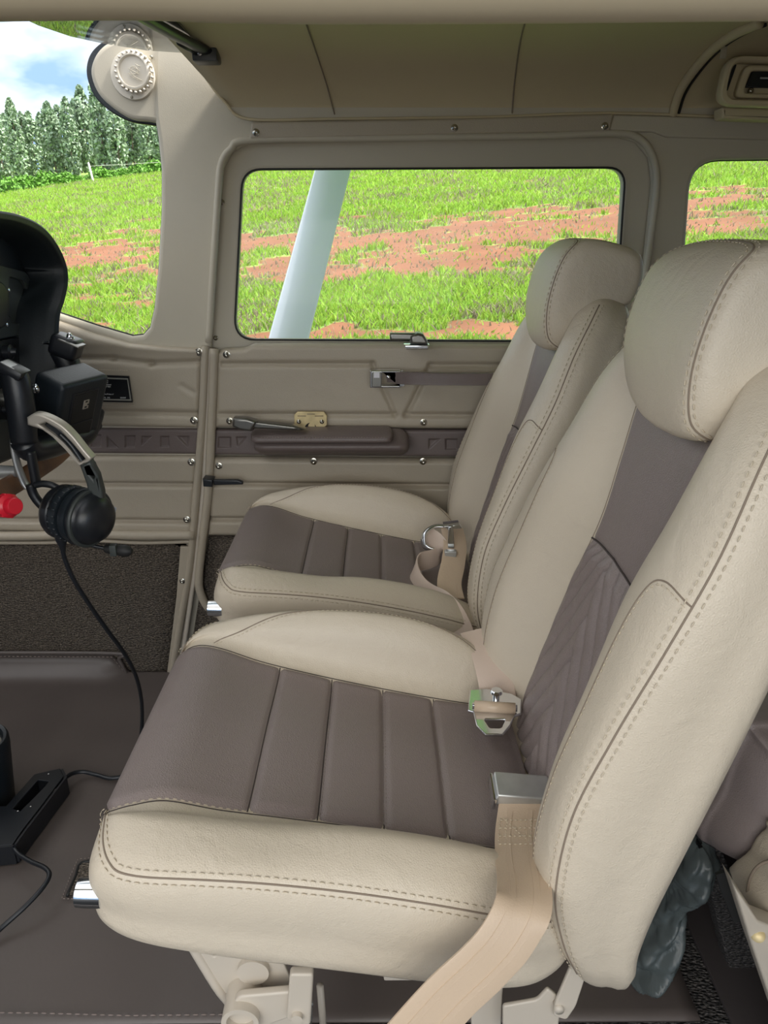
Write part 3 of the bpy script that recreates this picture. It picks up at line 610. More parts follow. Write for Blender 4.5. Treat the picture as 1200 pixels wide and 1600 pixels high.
# =================================================================== SEATS
YC = .57
def ring14(frame, hw, wi, ni, nc, ns, nb, nn=None):
    """one cross-section: lateral/height control points mirrored about the seat centre"""
    cl = hw - .032
    near = [(-cl, nc if nn is None else nn), (-(wi + (cl - wi) * .55), ni + ((nc if nn is None else nn) - ni) * .8)]
    half = [(0, ni), (wi, ni), (wi + (cl - wi) * .55, ni + (nc - ni) * .8), (cl, nc), (hw, ns), (hw + .004, (ns + nb) / 2), (hw - .014, nb), (0, nb - .003)]
    pts = half + [(-a, b) for a, b in half[4:7]][::-1] + near + [(-wi, ni)]
    return [frame(a, b) for a, b in pts]
def seat_body():
    root = thing('cabin_seat', 'nearest cream and taupe leather seat, in front, with belt strap over its near side', 'seat', (0, YC, ZF), 'two leather front seats')
    # ---------------- cushion
    st_c = [  # x, hw, wi, zi, zc, zs, zb
        (-.217, .100, .07, -.436, -.436, -.440, -.448), (-.214, .140, .105, -.424, -.422, -.430, -.458), (-.206, .163, .117, -.413, -.409, -.419, -.466),
        (-.190, .174, .118, -.407, -.399, -.414, -.474), (-.165, .179, .112, -.408, -.392, -.413, -.482), (-.125, .180, .108, -.421, -.385, -.415, -.492), (-.075, .180, .104, -.433, -.381, -.420, -.502),
        (-.020, .180, .101, -.445, -.383, -.428, -.512), (.035, .180, .100, -.457, -.392, -.439, -.522), (.085, .179, .100, -.467, -.411, -.452, -.530),
        (.120, .172, .100, -.473, -.436, -.466, -.530), (.145, .155, .09, -.480, -.466, -.478, -.518), (.152, .12, .07, -.480, -.478, -.482, -.500)]
    Cx = [s[0] for s in st_c]; vx = lambda x: float(np.interp(x, Cx, range(len(Cx))))
    C = Loft([ring14(lambda a, b, x=s[0]: (x, YC + a, b), s[1], s[2], s[3], s[4], s[5], s[6], s[4] - .030 * min(1, max(0, (s[0] + .19) / .1)) + .012 * max(0, (s[0] - .05) / .1)) for s in st_c])
    fl = 1 if C.nrm(0, 6)[2] > 0 else -1
    cush = C.mesh('seat_cushion', 'beige_leather', root, 5, 7)
    chan = [-.104, -.050, .003, .056]
    def insf(s, t):
        a = -1 + 2 * s; v = .25 + (vx(.135) - .25) * t; p = C.ev(a, v); x = p[0]; n = C.nrm(a, v, fl); eg = min(1, (1 - abs(a)) * 9)
        d = .0046 * eg - .0012
        for c in chan: d -= .0036 * math.exp(-((x - c) / .0026) ** 2) * eg
        for q0, q1 in zip([chan[0]] + chan[1:], chan[1:] + [.13]):
            if q0 < x < q1: d += .0022 * math.sin(math.pi * (x - q0) / (q1 - q0)) ** .6 * eg
        return p + n * d
    ins = patch('seat_insert', insf, 36, 220, 'taupe_leather', cush, flip=fl < 0)
    for c in chan:
        P = np.array([C.ev(a, vx(c)) + C.nrm(a, vx(c), fl) * .0003 for a in np.linspace(-.97, .97, 40)]); Nn = np.array([C.nrm(a, vx(c), fl) for a in np.linspace(-.97, .97, 40)])
        seam('insert_seam', P, Nn, 'seam_taupe', cush, .0006)
        if c != chan[0]: stitches('insert_stitching', P, Nn, 'thread_taupe', cush, .0028, .0022, .0004, off=.0018, sideoff=.0016)
    for sg in (-1, 1):
        for nm, path, dbl in (('boundary_seam', [(1, 1.5), (1, 2), (1, 5), (1, 8), (1, 10)], 0), ('side_seam', [(1.15, 1.2), (2.2, 1.6), (3.2, 2.2), (3.8, 3.0), (4, 3.8), (4, 6), (4, 9), (4, 10.5)], 1), ('crest_seam', [(1.1, 3.6), (1.8, 4.4), (2.6, 5.4), (2.9, 6.5), (2.9, 8), (2.6, 9.2), (2.2, 10.1)], 0)):
            if nm == 'crest_seam' and sg < 0: continue
            P, Nn = C.line([(a if sg > 0 else 14 - a, v) for a, v in path], 110, fl)
            seam(nm, P, Nn, 'seam_dark' if nm != 'boundary_seam' else 'seam_taupe', cush, .0006 if nm != 'side_seam' else .0007)
            if nm == 'side_seam':
                for so_ in (-.0042, .0042): stitches('side_stitching', P, Nn, 'thread', cush, off=.0005, sideoff=so_)
            elif nm == 'crest_seam': stitches('crest_stitching', P, Nn, 'thread', cush, .003, .002, .0004, sideoff=.0032 * sg)
            else: stitches('boundary_stitching', P, Nn, 'thread', cush, .0036, .0024, .0004, sideoff=.0026 * sg * (-1 if fl < 0 else 1) * -1)
    # ---------------- backrest
    O = np.array([.155, 0, -.53]); D = np.array([.258, 0, .966]); Nf = np.array([-.966, 0, .258])
    fr = lambda v: (lambda a, b: O + D * v + Nf * b + np.array([0, YC + a, 0]))
    st_b = [  # v, hw, wi, n insert, crest, seam, back
        (-.022, .12, .07, -.020, -.016, -.022, -.036), (-.012, .155, .085, -.004, .002, -.006, -.042), (.014, .172, .085, .010, .024, .014, -.038), (.045, .178, .084, .020, .046, .036, -.028), (.09, .181, .083, .025, .066, .058, -.023),
        (.155, .182, .080, .026, .075, .070, -.022), (.22, .181, .074, .027, .073, .066, -.022), (.29, .178, .061, .028, .068, .056, -.022), (.35, .171, .068, .029, .058, .046, -.022), (.405, .160, .078, .029, .050, .040, -.022),
        (.445, .143, .080, .024, .040, .030, -.022), (.468, .120, .070, .016, .026, .020, -.020), (.480, .085, .05, .008, .012, .006, -.014)]
    Bv = [s[0] for s in st_b]; vb = lambda v: float(np.interp(v, Bv, range(len(Bv))))
    B = Loft([ring14(fr(s[0]), *s[1:]) for s in st_b]); fb = 1 if B.nrm(0, 6)[0] < 0 else -1
    back = B.mesh('backrest', 'beige_leather', root, 5, 7)
    VS = lambda a: .270 + .006 * (1 - abs(a))
    def up(s, t):
        a = -1 + 2 * s; v0 = VS(a); v = v0 + (.455 - v0) * t; p = B.ev(a, vb(v)); n = B.nrm(a, vb(v), fb); eg = min(1, (1 - abs(a)) * 10) * min(1, .55 + t * 16)
        return p + n * (.0030 * eg - .001)
    patch('insert_upper', up, 30, 60, 'taupe_leather', back, flip=fb < 0)
    def lo(s, t):
        a = -1 + 2 * s; v0 = VS(a); v = .012 + (v0 - .012) * t; p = B.ev(a, vb(v)); n = B.nrm(a, vb(v), fb); eg = min(1, (1 - abs(a)) * 22) * min(1, .3 + (1 - t) * 14)
        u1 = (v + abs(a) * .165) / .045; q = abs(math.sin(math.pi * u1)); u2 = (v - abs(a) * .07) / .060; q2 = abs(math.sin(math.pi * u2))
        return p + n * ((.0036 + .0060 * min(1, (1 - abs(a)) * 4) * q ** .6 * (.7 + .3 * q2 ** .4)) * eg - .001)
    patch('insert_quilted', lo, 70, 150, 'taupe_leather', back, flip=fb < 0)
    P = [B.ev(a, vb(VS(a))) for a in np.linspace(-.98, .98, 41)]; Nn = [B.nrm(a, vb(VS(a)), fb) for a in np.linspace(-.98, .98, 41)]
    seam('chevron_seam', P, Nn, 'seam_taupe', back, .0009, .0015)
    for sg in (-1, 1):
        A_ = lambda a: a if sg > 0 else 14 - a
        jobs = [('boundary_seam', [(1, vb(.02)), (1, vb(.15)), (1, vb(.22)), (1, vb(.29)), (1, vb(.37)), (1, vb(.45))]), ('side_seam', [(4, vb(v)) for v in (.006, .03, .09, .16, .24, .32, .40, .44, .466)]),
                ('crest_seam', [(2.75, vb(v)) for v in (.05, .12, .2, .27)] + [(2.9, vb(.31)), (3.3, vb(.322)), (4, vb(.318))])]
        for nm, path in jobs:
            P, Nn = B.line([(A_(a), v) for a, v in path], 120, fb); seam(nm, P, Nn, 'seam_dark', back, .0007 if nm == 'side_seam' else .0006)
            if nm == 'side_seam':
                for so_ in (-.0050, .0050): stitches('side_stitching', P, Nn, 'thread', back, off=.0005, sideoff=so_)
            elif nm == 'crest_seam': stitches('crest_stitching', P, Nn, 'thread', back, .003, .002, .0004, sideoff=.003)
    # ---------------- headrest
    secn = [(.400, .040), (.405, .060), (.440, .073), (.485, .076), (.515, .070), (.532, .050), (.537, .015), (.532, -.016), (.505, -.028), (.478, -.024), (.470, -.006), (.462, .014), (.440, .026), (.415, .030)]
    sn = np.array(secn); cen = np.array([.478, .022])
    def hring(y, f, lift=0):
        out = []
        for (v, n) in sn:
            q = cen + (np.array([v, n]) - cen) * f; w = max(0, (.47 - q[0]) / .07); q[0] += lift * w * (1.9 if y > 0 else 1); out.append(O + D * q[0] + Nf * q[1] + np.array([0, YC + y * .87 - .010, 0]))
        return out
    H = Loft([hring(y, f, l) for y, f, l in [(-.108, .50, .02), (-.106, .80, .016), (-.100, .93, .010), (-.088, 1, .004), (-.05, 1.02, 0), (0, 1.02, 0), (.045, .98, .003), (.076, .91, .008), (.093, .80, .012), (.102, .64, .014), (.106, .40, .016)]])
    fh = 1 if np.dot(H.nrm(3, 5), Nf) > 0 else -1
    hr = H.mesh('headrest', 'beige_leather', root, 5, 7)
    P, Nn = H.line([(-.2, 2.9), (.5, 2.5), (1.4, 2.35), (2.6, 2.35), (3.7, 2.4), (4.35, 2.7), (4.75, 3.6), (4.85, 5), (4.75, 6.4), (4.4, 7.2), (3.6, 7.6), (2.6, 7.6), (1.4, 7.5), (.5, 7.3)], 150, fh); seam('headrest_seam', P, Nn, 'seam_dark', hr, .0007)
    for so_ in (-.0035, .0035): stitches('headrest_stitching', P, Nn, 'thread', hr, off=.0004, sideoff=so_)
    for dy in (-.05, .05):
        p = O + D * .45 + Nf * -.004 + np.array([0, YC + dy, 0]); bm = bmesh.new(); bm_cyl(bm, p, p + D * .05, .006, n=16); add_bm('headrest_post', bm, 'chrome', root)
    # ---------------- metal frame under the cushion
    def plate_y(name, pts, y, th, m='frame_paint', bev=.0015, holes=()): return plate(name, [pxz(pts, .41)] + [pxz(h_, .41) for h_ in holes], y, th, m, root, bev)
    circ = lambda cx, cz, r, n=20: [(cx + r * math.cos(t), cz + r * math.sin(t)) for t in np.linspace(0, 2 * math.pi, n, endpoint=False)]
    for y in (.425, .712):
        plate_y('front_leg', [(262, 1455), (420, 1490), (470, 1600), (540, 1830), (470, 1860), (385, 1650), (330, 1570)], y, .004, holes=[circ(329, 1518, 5)])
        a, b = PY(262, 1455, .41), PY(480, 1860, .41)
        tube('leg_flange', cr([(PY(p, q, .41)[0], y + .002, PY(p, q, .41)[2]) for p, q in [(270, 1470), (330, 1568), (382, 1645), (468, 1855)]], 6), .0045, 'frame_paint', root, 8)
        plate_y('rear_leg', [(742, 1545), (800, 1552), (792, 1700), (760, 1850), (700, 1850), (745, 1700)], y + .02 * (1 if y < .5 else -1), .006)
        box('side_rail', (-.0, y + .012, -.527), (.28, .022, .020), 'frame_paint', root, Euler((0, R(7), 0)).to_matrix(), .002)
        box('floor_rail', (.03, y, ZF + .005), (.48, .030, .014), 'dark_steel', root, bevel=.002)
        box('slider', (-.02, y, -.752), (.30, .024, .03), 'frame_paint', root, bevel=.003)
        # recline strap and pivot at the back
        plate_y('recline_strap', rr([(868, 1606), (872, 1584), (903, 1512), (928, 1520), (905, 1590), (890, 1612)], 6), y - .006 if y < .5 else y + .004, .004)
        plate_y('recline_plate', rr([(790, 1600), (845, 1590), (862, 1572), (884, 1588), (878, 1640), (790, 1660)], 5), y - .001, .004)
    for (a_, b_, y_) in ((877, 1592, .416), (768, 1596, .436)): bm = bmesh.new(); p = PY(a_, b_, .41); bm_cyl(bm, (p[0], y_, p[2]), (p[0], y_ + .008, p[2]), .0038, n=16); add_bm('pivot_bolt', bm, 'frame_paint', root)
    # height crank: torque tube, arm, bracket
    def ptube(name, px, py, r, y0, y1, m, inner=None):
        c = PY(px, py, .41); pr = [(0, r), (y1 - y0, r)] if inner is None else [(0, r), (y1 - y0, r), (y1 - y0, inner), (.004, inner)]
        return lathe(name, (c[0], y1, c[2]), (c[0], y0, c[2]), pr, m, root, 32)
    ptube('torque_tube', 392, 1540, .0125, .42, .705, 'frame_paint')
    ptube('crank_socket', 379, 1575, .0145, .398, .44, 'frame_paint', .0105)
    plate_y('crank_arm', rr([(356, 1580), (372, 1548), (458, 1540), (480, 1572), (400, 1600), (362, 1600)], 9), .405, .007, bev=.002)
    plate_y('crank_bracket', rr([(455, 1500), (492, 1500), (487, 1580), (450, 1572)], 6), .398, .008, bev=.002)
    ptube('bracket_rivet', 467, 1562, .0042, .394, .40, 'frame_paint')
    ptube('bracket_collar', 397, 1527, .0165, .43, .452, 'frame_paint')
    box('cross_bar', (.02, .57, -.545), (.035, .30, .018), 'frame_paint', root, bevel=.002)
    a = PY(476, 1570, .44); b = PY(470, 1660, .44); hx = [a + (b - a) * t + .006 * np.array([math.cos(60 * t), math.sin(60 * t), 0]) for t in np.linspace(0, 1, 120)]
    tube('return_spring', hx, .0016, 'brushed_steel', root, 6)
    tube('link_rod', [PY(500, 1540, .50), PY(508, 1640, .50)], .0035, 'frame_paint', root, 8)
    # front adjuster with chrome knob
    k0 = PY(121, 1394, .405); k1 = k0 + np.array([.034, 0, -.001])
    kn = lathe('adjuster_knob', k0, k1, [(0, .0085), (.001, .0100), (.008, .0104), (.019, .0104), (.0195, .0088), (.021, .0088), (.022, .0075), (.028, .005), (.034, .003)], 'chrome', root, 28)
    bm = bmesh.new(); bm_cyl(bm, k0 + np.array([.02, 0, 0]), k0 + np.array([.10, .004, -.06]), .0035, n=12); add_bm('adjuster_rod', bm, 'dark_steel', root)
    return root
seat = seat_body()
def copy_tree(o, parent=None):
    c = o.copy(); COL.objects.link(c)
    if parent is not None: c.parent = parent; c.matrix_parent_inverse = o.matrix_parent_inverse.copy()
    for ch in list(o.children): copy_tree(ch, c)
    return c
seat2 = copy_tree(seat); seat2.location.y += .435
seat2['label'] = 'farther cream and taupe leather seat beside the door, behind the nearest one'

# =================================================================== SEAT BELTS
g_belt = 'lap belts of the front seats'
b1 = thing('seat_belt', 'long beige lap belt with closed silver buckle hanging over the nearest seat edge', 'seat belt', tuple(PY(800, 1240, .49)), g_belt)
pth = cr([PY(a, b, y) for a, b, y in [(815, 1244, .508), (812, 1275, .488), (810, 1308, .462), (813, 1342, .430), (819, 1380, .396), (816, 1420, .371), (790, 1470, .358), (752, 1513, .350), (706, 1556, .343), (655, 1612, .335), (610, 1665, .33)]], 8)
nK = len(pth); wv = [unit(np.array([1, .0, .0]) * (1 - k) + np.array([.80, -.08, -.58]) * k) for k in np.clip((np.arange(nK) / nK - .35) / .3, 0, 1)]
ribbon('webbing', pth, np.array(wv), np.linspace(.036, .041, nK), .0022, 'belt_web', b1)
for ofs in (-.0085, .0085): ribbon('woven_stripe', pth[6:] + np.array(wv)[6:] * ofs, np.array(wv)[6:], .0045, .0030, 'belt_web', b1)
bc = PY(815, 1240, .512) + np.array([0, 0, .004]); bm = bmesh.new(); bm_box(bm, bc, (.048, .026, .012), Euler((R(8), R(6), 0)).to_matrix(), .0018); add_bm('buckle', bm, 'brushed_steel', b1)
box('buckle_lip', bc + np.array([-.0255, 0, -.001]), (.003, .029, .012), 'chrome', b1, Euler((R(8), R(6), 0)).to_matrix(), .001)
for k in range(5):
    i0, i1 = 9, 20; off = (-.016, -.010, 0, .010, .016)[k]; pp_ = np.array([pth[i] + np.array([off if k != 2 else -.014 + .028 * (i - i0) / (i1 - i0), 0, 0]) for i in range(i0, i1)]); stitches('bar_tack', pp_, np.tile([0, -.45, .9], (i1 - i0, 1)), 'thread', b1, .0024, .0016, .0005, off=.0016)
for k in range(4):
    q = pth[10 + 3 * k]; pp_ = np.array([q + np.array([t, 0, .0004]) for t in np.linspace(-.016, .016, 12)]); stitches('bar_tack', pp_, np.tile([0, -.45, .9], (12, 1)), 'thread', b1, .0024, .0016, .0005, off=.0016)
b2 = thing('seat_belt', 'light belt end with open silver tongue lying on the nearest seat cushion', 'seat belt', tuple(PY(775, 1110, .66)), g_belt)
pth = cr([PY(a, b, y) for a, b, y in [(742, 985, .735), (757, 1008, .712), (766, 1032, .692), (772, 1055, .678), (777, 1078, .667), (780, 1102, .655)]], 8)
ribbon('webbing', pth, (1, 0, 0), .037, .0022, 'belt_web_light', b2)
zt_ = -.448
def zplate(name, pts, z, th, m, parent, bev=.001, holes=()): return plate(name, [[tuple(PZ(a, b, z)[:2]) for a, b in lp] for lp in [pts] + list(holes)], z, th, m, parent, bev, axis='z')
zplate('tongue', [(734, 1082), (760, 1080), (800, 1088), (815, 1097), (814, 1119), (804, 1122), (797, 1138), (785, 1152), (758, 1152), (744, 1138), (739, 1116), (731, 1114)], zt_, .0035, 'chrome', b2, .0012, [rr([(756, 1128), (790, 1128), (783, 1142), (765, 1142)], 3)])
bm = bmesh.new(); bm_cyl(bm, PZ(741, 1103, zt_ + .008), PZ(805, 1107, zt_ + .008), .0055, n=18); add_bm('roller', bm, 'belt_web', b2)
bm = bmesh.new(); bm_cyl(bm, PZ(738, 1103, zt_ + .008), PZ(808, 1107, zt_ + .008), .0035, n=18); add_bm('roller_pin', bm, 'chrome', b2)
lathe('stud', PZ(775, 1096, zt_), PZ(775, 1096, zt_) + np.array([0, 0, .02]), [(0, .0035), (.010, .0035), (.0105, .0062), (.013, .0062), (.014, .005)], 'chrome', b2, 24)
b3 = thing('seat_belt', 'brown belt curled in an S with silver adjuster on the farther seat', 'seat belt', tuple(PY(700, 880, .97)), g_belt)
zf = -.425
pth = cr([PY(a, b, y) for a, b, y in [(668, 838, 1.03), (684, 850, 1.01), (688, 864, 1.0), (676, 873, .99), (654, 879, .975), (646, 893, .955), (652, 912, .93), (668, 928, .905), (690, 940, .875), (708, 960, .845), (722, 990, .82), (728, 1020, .80)]], 8)
nK = len(pth); wv = [unit(np.array([.35, .2, .9]) * (1 - k) + np.array([.9, .1, .25]) * k) for k in np.clip((np.arange(nK) / nK - .6) / .3, 0, 1)]
ribbon('webbing_loop', pth, np.array(wv), .030, .0022, 'belt_web_light', b3)
pth = cr([PY(a, b, y) for a, b, y in [(706, 826, 1.03), (711, 850, 1.0), (708, 880, .965), (702, 910, .93), (706, 935, .90)]], 8)
ribbon('webbing', pth, (.95, .25, 0), .034, .0022, 'belt_web', b3)
plate('adjuster_bar', [pxz([(692, 817), (716, 814), (720, 820), (697, 822)], 1.02)], 1.005, .02, 'chrome', b3, .001)
plate('adjuster_slide', [pxz([(700, 819), (707, 819), (710, 862), (698, 862)], 1.0)], .99, .006, 'chrome', b3, .001)
plate('adjuster_base', [rr(pxz([(694, 858), (713, 858), (710, 876), (695, 876)], .985), .002)], .975, .01, 'brushed_steel', b3, .001)
tg = cr([(x, y, 0) for x, y in [(696, 822), (680, 822), (668, 828), (662, 836), (662, 850), (670, 858), (684, 862)]], 4)[:, :2]
tube('tongue', [PY(a, b, 1.03 - .0006 * (b - 820)) for a, b in tg], .0052, 'chrome', b3, 10, flat=.45)

# =================================================================== INSTRUMENT PANEL
ip = thing('instrument_panel', 'black instrument panel end with rounded glareshield at the left edge', 'instrument panel', (-.5, 1.0, -.1))
hood = cr([(.14, .030), (.5, .032), (.80, .032), (.952, .030), (1.02, .0245), (1.072, .012), (1.108, -.010), (1.128, -.038), (1.124, -.064), (1.102, -.088), (1.078, -.108), (1.060, -.145), (1.045, -.20), (1.030, -.255)], 6)
hc = np.array([.8, -.12])
def hoodf(s, t):
    k = s * (len(hood) - 1); i = min(int(k), len(hood) - 2); p = hood[i] * (1 - k + i) + hood[i + 1] * (k - i)
    pr = [(-.506, .018), (-.480, .016), (-.462, .013), (-.452, .009), (-.449, .004), (-.451, .001), (-.458, 0), (-.52, -.002), (-.75, .02)]; q = t * (len(pr) - 1); j = min(int(q), len(pr) - 2); x, ins_ = [pr[j][m_] * (1 - q + j) + pr[j + 1][m_] * (q - j) for m_ in (0, 1)]
    a = hood[max(i - 1, 0)]; b = hood[min(i + 2, len(hood) - 1)]; T = unit(b - a); nn_ = np.array([-T[1], T[0]]); nn_ = -nn_ if np.dot(nn_, p - hc) < 0 else nn_
    q_ = p - nn_ * ins_; return np.array([x, q_[0], q_[1]])
patch('glareshield', hoodf, 140, 40, 'glareshield', ip)
fc = [tuple(hoodf(s, 0)[1:]) for s in np.linspace(0, 1, 80)] + [(.14, -.26)]
def xplate(name, loops, x, th, m, parent, bev=0): return plate(name, loops, x, th, m, parent, bev, axis='x')
def PX(px, py, x): d = ray(px, py); return d * (x / d[0])
def pyz(pts, x): return [(PX(a, b, x)[1], PX(a, b, x)[2]) for a, b in pts]
xplate('panel_face', [fc], -.508, .004, 'glareshield', ip)
hole = rr(pyz([(12, 432), (34, 438), (46, 462), (45, 492), (36, 506), (14, 505)], -.5), .006)
xplate('instrument_plate', [rr(pyz([(-90, 405), (-10, 412), (40, 425), (54, 460), (56, 500), (50, 520), (-90, 545)], -.5), .012), hole], -.504, .006, 'panel_paint', ip, .001)
xplate('gauge_face', [hole], -.5045, .0012, 'panel_paint', ip)
xplate('gauge_bezel', [rr(pyz([(-40, 435), (0, 440), (10, 455), (13, 500), (0, 514), (-40, 512)], -.494), .006)], -.500, .010, 'black_plastic', ip, .003)
for (a, b) in ((5, 453), (4, 494), (2, 507), (33, 494)): lathe('panel_screw', PX(a, b, -.499), PX(a, b, -.499) + np.array([.01, 0, 0]), [(0, .0028), (.008 if a < 10 else .003, .0028), (.009 if a < 10 else .004, .001)], 'chrome', ip, 12)
for s, p0 in (('USO CINTOS', (43.5, 505)), ('NAO FUME', (48.5, 518))):
    pt = pyz([(p0[0], p0[1] - 1), (p0[0] + 19, p0[1] - 6), (p0[0] + 20, p0[1] + 5), (p0[0] + 1, p0[1] + 11)], -.496)
    lb = xplate('label', [pt], -.4975, .001, 'white_plastic', ip)
    o0 = PX(p0[0] + 3.5, p0[1] + 6, -.4962); u0 = PX(p0[0] + 17, p0[1] + 1.5, -.4962); text(s, 0, 0, .0052, 0, 'rubber', ip, sx=.62 if len(s) > 8 else .8, dirv=(0, 1, .0), origin=o0, upv=(0, 0, 1))
xplate('lower_panel', [pyz([(-90, 548), (52, 522), (80, 540), (88, 640), (60, 700), (-90, 760)], -.5)], -.506, .008, 'black_plastic', ip, .002)
for (a, b, r_) in ((8, 550, .010), (6, 640, .006), (2, 690, .006)): lathe('switch', PX(a, b, -.498), PX(a, b, -.498) + np.array([.01, 0, 0]), [(0, r_), (.008, r_), (.01, r_ * .6), (.016, r_ * .4)], 'black_plastic', ip, 20)
lathe('radio_knob', PX(1, 737, -.47), PX(1, 737, -.47) + np.array([.01, 0, 0]), [(0, .008), (.02, .007), (.022, .005)], 'brushed_steel', ip, 20)
xplate('switch_panel', [pyz([(-60, 668), (18, 655), (22, 716), (-60, 742)], -.485)], -.50, .015, 'panel_paint', ip, .002)
wt = cr([PX(a, b, -.452) for a, b in [(-80, 812), (-30, 785), (20, 757), (60, 732), (88, 713), (110, 692)]], 8)
ribbon('wood_trim', wt, (-.35, .0, .95), .024, .006, 'wood_brown', ip)
mk = thing('mixture_knob', 'red ribbed engine control knob on the left edge', 'knob', tuple(PY(5, 790, .74)))
a = PY(-60, 790, .76); b = PY(40, 792, .72); lathe('knob', PY(6, 790, .74), b, [(0, .0098), (.002, .0128), (.010, .0128), (.012, .0105), (.013, .0092), (.020, .0092), (.0215, .008)], 'red_plastic', mk, 32)
bm = bmesh.new(); bm_cyl(bm, a, PY(8, 790, .74), .0075, n=20); add_bm('shaft', bm, 'red_plastic', mk)
bm = bmesh.new(); c0 = PY(6, 790, .74); dd = unit(b - c0); u_, w_ = frame_of(dd)
for k in range(8): t = k * math.pi / 4; q = c0 + (u_ * math.cos(t) + w_ * math.sin(t)) * .0118; bm_cyl(bm, q + dd * .002, q + dd * .010, .0018, n=8)
add_bm('grip_rib', bm, 'red_plastic', mk)

# =================================================================== CONTROL YOKE
ck = thing('control_yoke', 'black control yoke with square centre pad, in front of the instrument panel', 'control yoke', tuple(PY(100, 620, .98)))
RY = (Matrix.Rotation(R(-20), 3, 'Z') @ Matrix.Rotation(R(22), 3, 'Y'))
pc = PY(106, 634, .975)
box('center_pad', pc, (.046, .088, .096), 'satin_black', ck, RY, .008, 4)
def onpad(dy, dz, dx=.024): return pc + np.array(RY @ Vector((dx, dy, dz)))
box('pad_frame', onpad(0, -.002, .022), (.004, .050, .072), 'black_plastic', ck, RY, .0018)
box('pad_inset', onpad(0, -.002, .0238), (.002, .044, .066), 'rubber', ck, RY, .0008)
box('pad_line', onpad(0, -.012, .0246), (.0016, .044, .0016), 'satin_black', ck, RY, .0004)
bg_ = box('badge', onpad(.002, .014, .0250), (.0014, .010, .013), 'champagne_metal', ck, RY, .0004)
for (dy, dz, sy, sz) in ((.0015, .0185, .004, .0022), (.0015, .0105, .004, .0022), (.0055, .0135, .003, .002)): box('badge_mark', onpad(dy, dz, .0258), (.0004, sy, sz), 'rubber', ck, RY)
# left grip
lg = [PY(a, b, y) for a, b, y in [(22, 582, .875), (28, 610, .873), (34, 650, .872), (38, 690, .872)]]
tube('left_grip', cr(lg, 8), .0165, 'black_plastic', ck, 18, rfn=lambda t: .92 + .12 * math.sin(3 * t) * .6)
box('left_grip_cap', PY(21, 578, .873), (.030, .028, .012), 'black_plastic', ck, Euler((0, R(30), 0)).to_matrix(), .004)
box('left_grip_inlay', PY(22, 574, .871), (.026, .020, .004), 'brushed_steel', ck, Euler((0, R(32), 0)).to_matrix(), .0015)
tube('lower_bar', cr([PY(a, b, y) for a, b, y in [(36, 688, .872), (48, 702, .885), (75, 698, .92), (105, 688, .965), (130, 680, 1.0), (142, 655, 1.03), (146, 640, 1.04)]], 8), .0155, 'black_plastic', ck, 16)
tube('right_grip', cr([PY(a, b, y) for a, b, y in [(96, 548, 1.06), (104, 565, 1.058), (115, 590, 1.053), (126, 620, 1.048), (136, 645, 1.04), (142, 668, 1.025)]], 8), .0175, 'black_plastic', ck, 18, rfn=lambda t: .95 + .1 * math.cos(4 * t))
box('right_grip_head', PY(104, 541, 1.055), (.038, .036, .030), 'black_plastic', ck, Euler((0, R(22), 0)).to_matrix(), .008, 3)
tp = PY(108, 531, 1.048); lathe('trim_switch', tp, tp + np.array([.003, -.002, .01]), [(0, .007), (.003, .007), (.004, .0055), (.002, .004), (.008, .0035), (.010, .0015)], 'chrome', ck, 20)
box('switch_plate', PY(112, 535, 1.046), (.030, .028, .003), 'dark_steel', ck, Euler((0, R(22), 0)).to_matrix(), .001)
lathe('side_button', PY(80, 535, 1.05), PY(70, 536, 1.05), [(0, .004), (.004, .004), (.006, .003), (.011, .003), (.012, .001)], 'chrome', ck, 16)
tube('grip_loop', cr([PY(a, b, 1.02) for a, b in [(138, 620), (150, 618), (153, 628), (143, 640)]], 6), .0035, 'black_plastic', ck, 8)  # small black plastic loop beside the right grip
col_a = pc + np.array([-.02, 0, .0]); bm = bmesh.new(); bm_cyl(bm, col_a, col_a + np.array([-.12, .0, .02]), .013, n=24); add_bm('column', bm, 'dark_steel', ck)
lathe('chrome_pin', PY(57, 607, .94), PY(57, 607, .90), [(0, .006), (.006, .006), (.008, .004), (.009, .001)], 'chrome', ck, 18)

# =================================================================== HEADSET hanging on the yoke
hs = thing('headset', 'black aviation headset with silver slotted headband hanging from the control yoke', 'headset', tuple(PY(120, 780, .85)))
yh = .855
plate('headband_slider', [pxz(cr([(x, y, 0) for x, y in [(46, 650), (58, 644), (76, 648), (100, 661), (118, 678), (134, 698), (147, 713)]], 5)[:, :2].tolist() + [(143, 721), (127, 726)] + cr([(x, y, 0) for x, y in [(127, 726), (115, 707), (98, 688), (76, 672), (47, 662)]], 5)[1:, :2].tolist(), yh), pxz([(66, 661), (76, 658), (98, 671), (116, 690), (137, 715), (128, 720), (108, 697), (88, 677)], yh)], yh - .008, .016, 'champagne_metal', hs, .0025)
plate('slider_insert', [rr(pxz([(70, 662), (80, 660), (100, 676), (104, 690), (90, 682)], yh), .001)], yh - .002, .010, 'black_plastic', hs, .001)
tube('headband_arm', cr([PY(a, b, yh + .004) for a, b in [(96, 676), (112, 692), (126, 712), (140, 735), (152, 758), (158, 778)]], 8), .0085, 'black_plastic', hs, 12, flat=.55)
plate('yoke_arm', [pxz([(130, 724), (146, 716), (158, 738), (165, 765), (166, 786), (158, 782), (148, 766), (144, 770), (140, 752)], yh), pxz([(142, 727), (146, 726), (153, 741), (151, 744), (145, 736)], yh)], yh - .012, .014, 'panel_paint', hs, .003)
ax = unit(np.array([.90, -.42, -.05])); c1 = PY(92, 797, .865)
lathe('left_earcup', c1, c1 + ax, [(-.010, .014), (-.006, .025), (.0, .031), (.006, .034), (.014, .0345), (.0155, .033)], 'black_plastic', hs, 40)
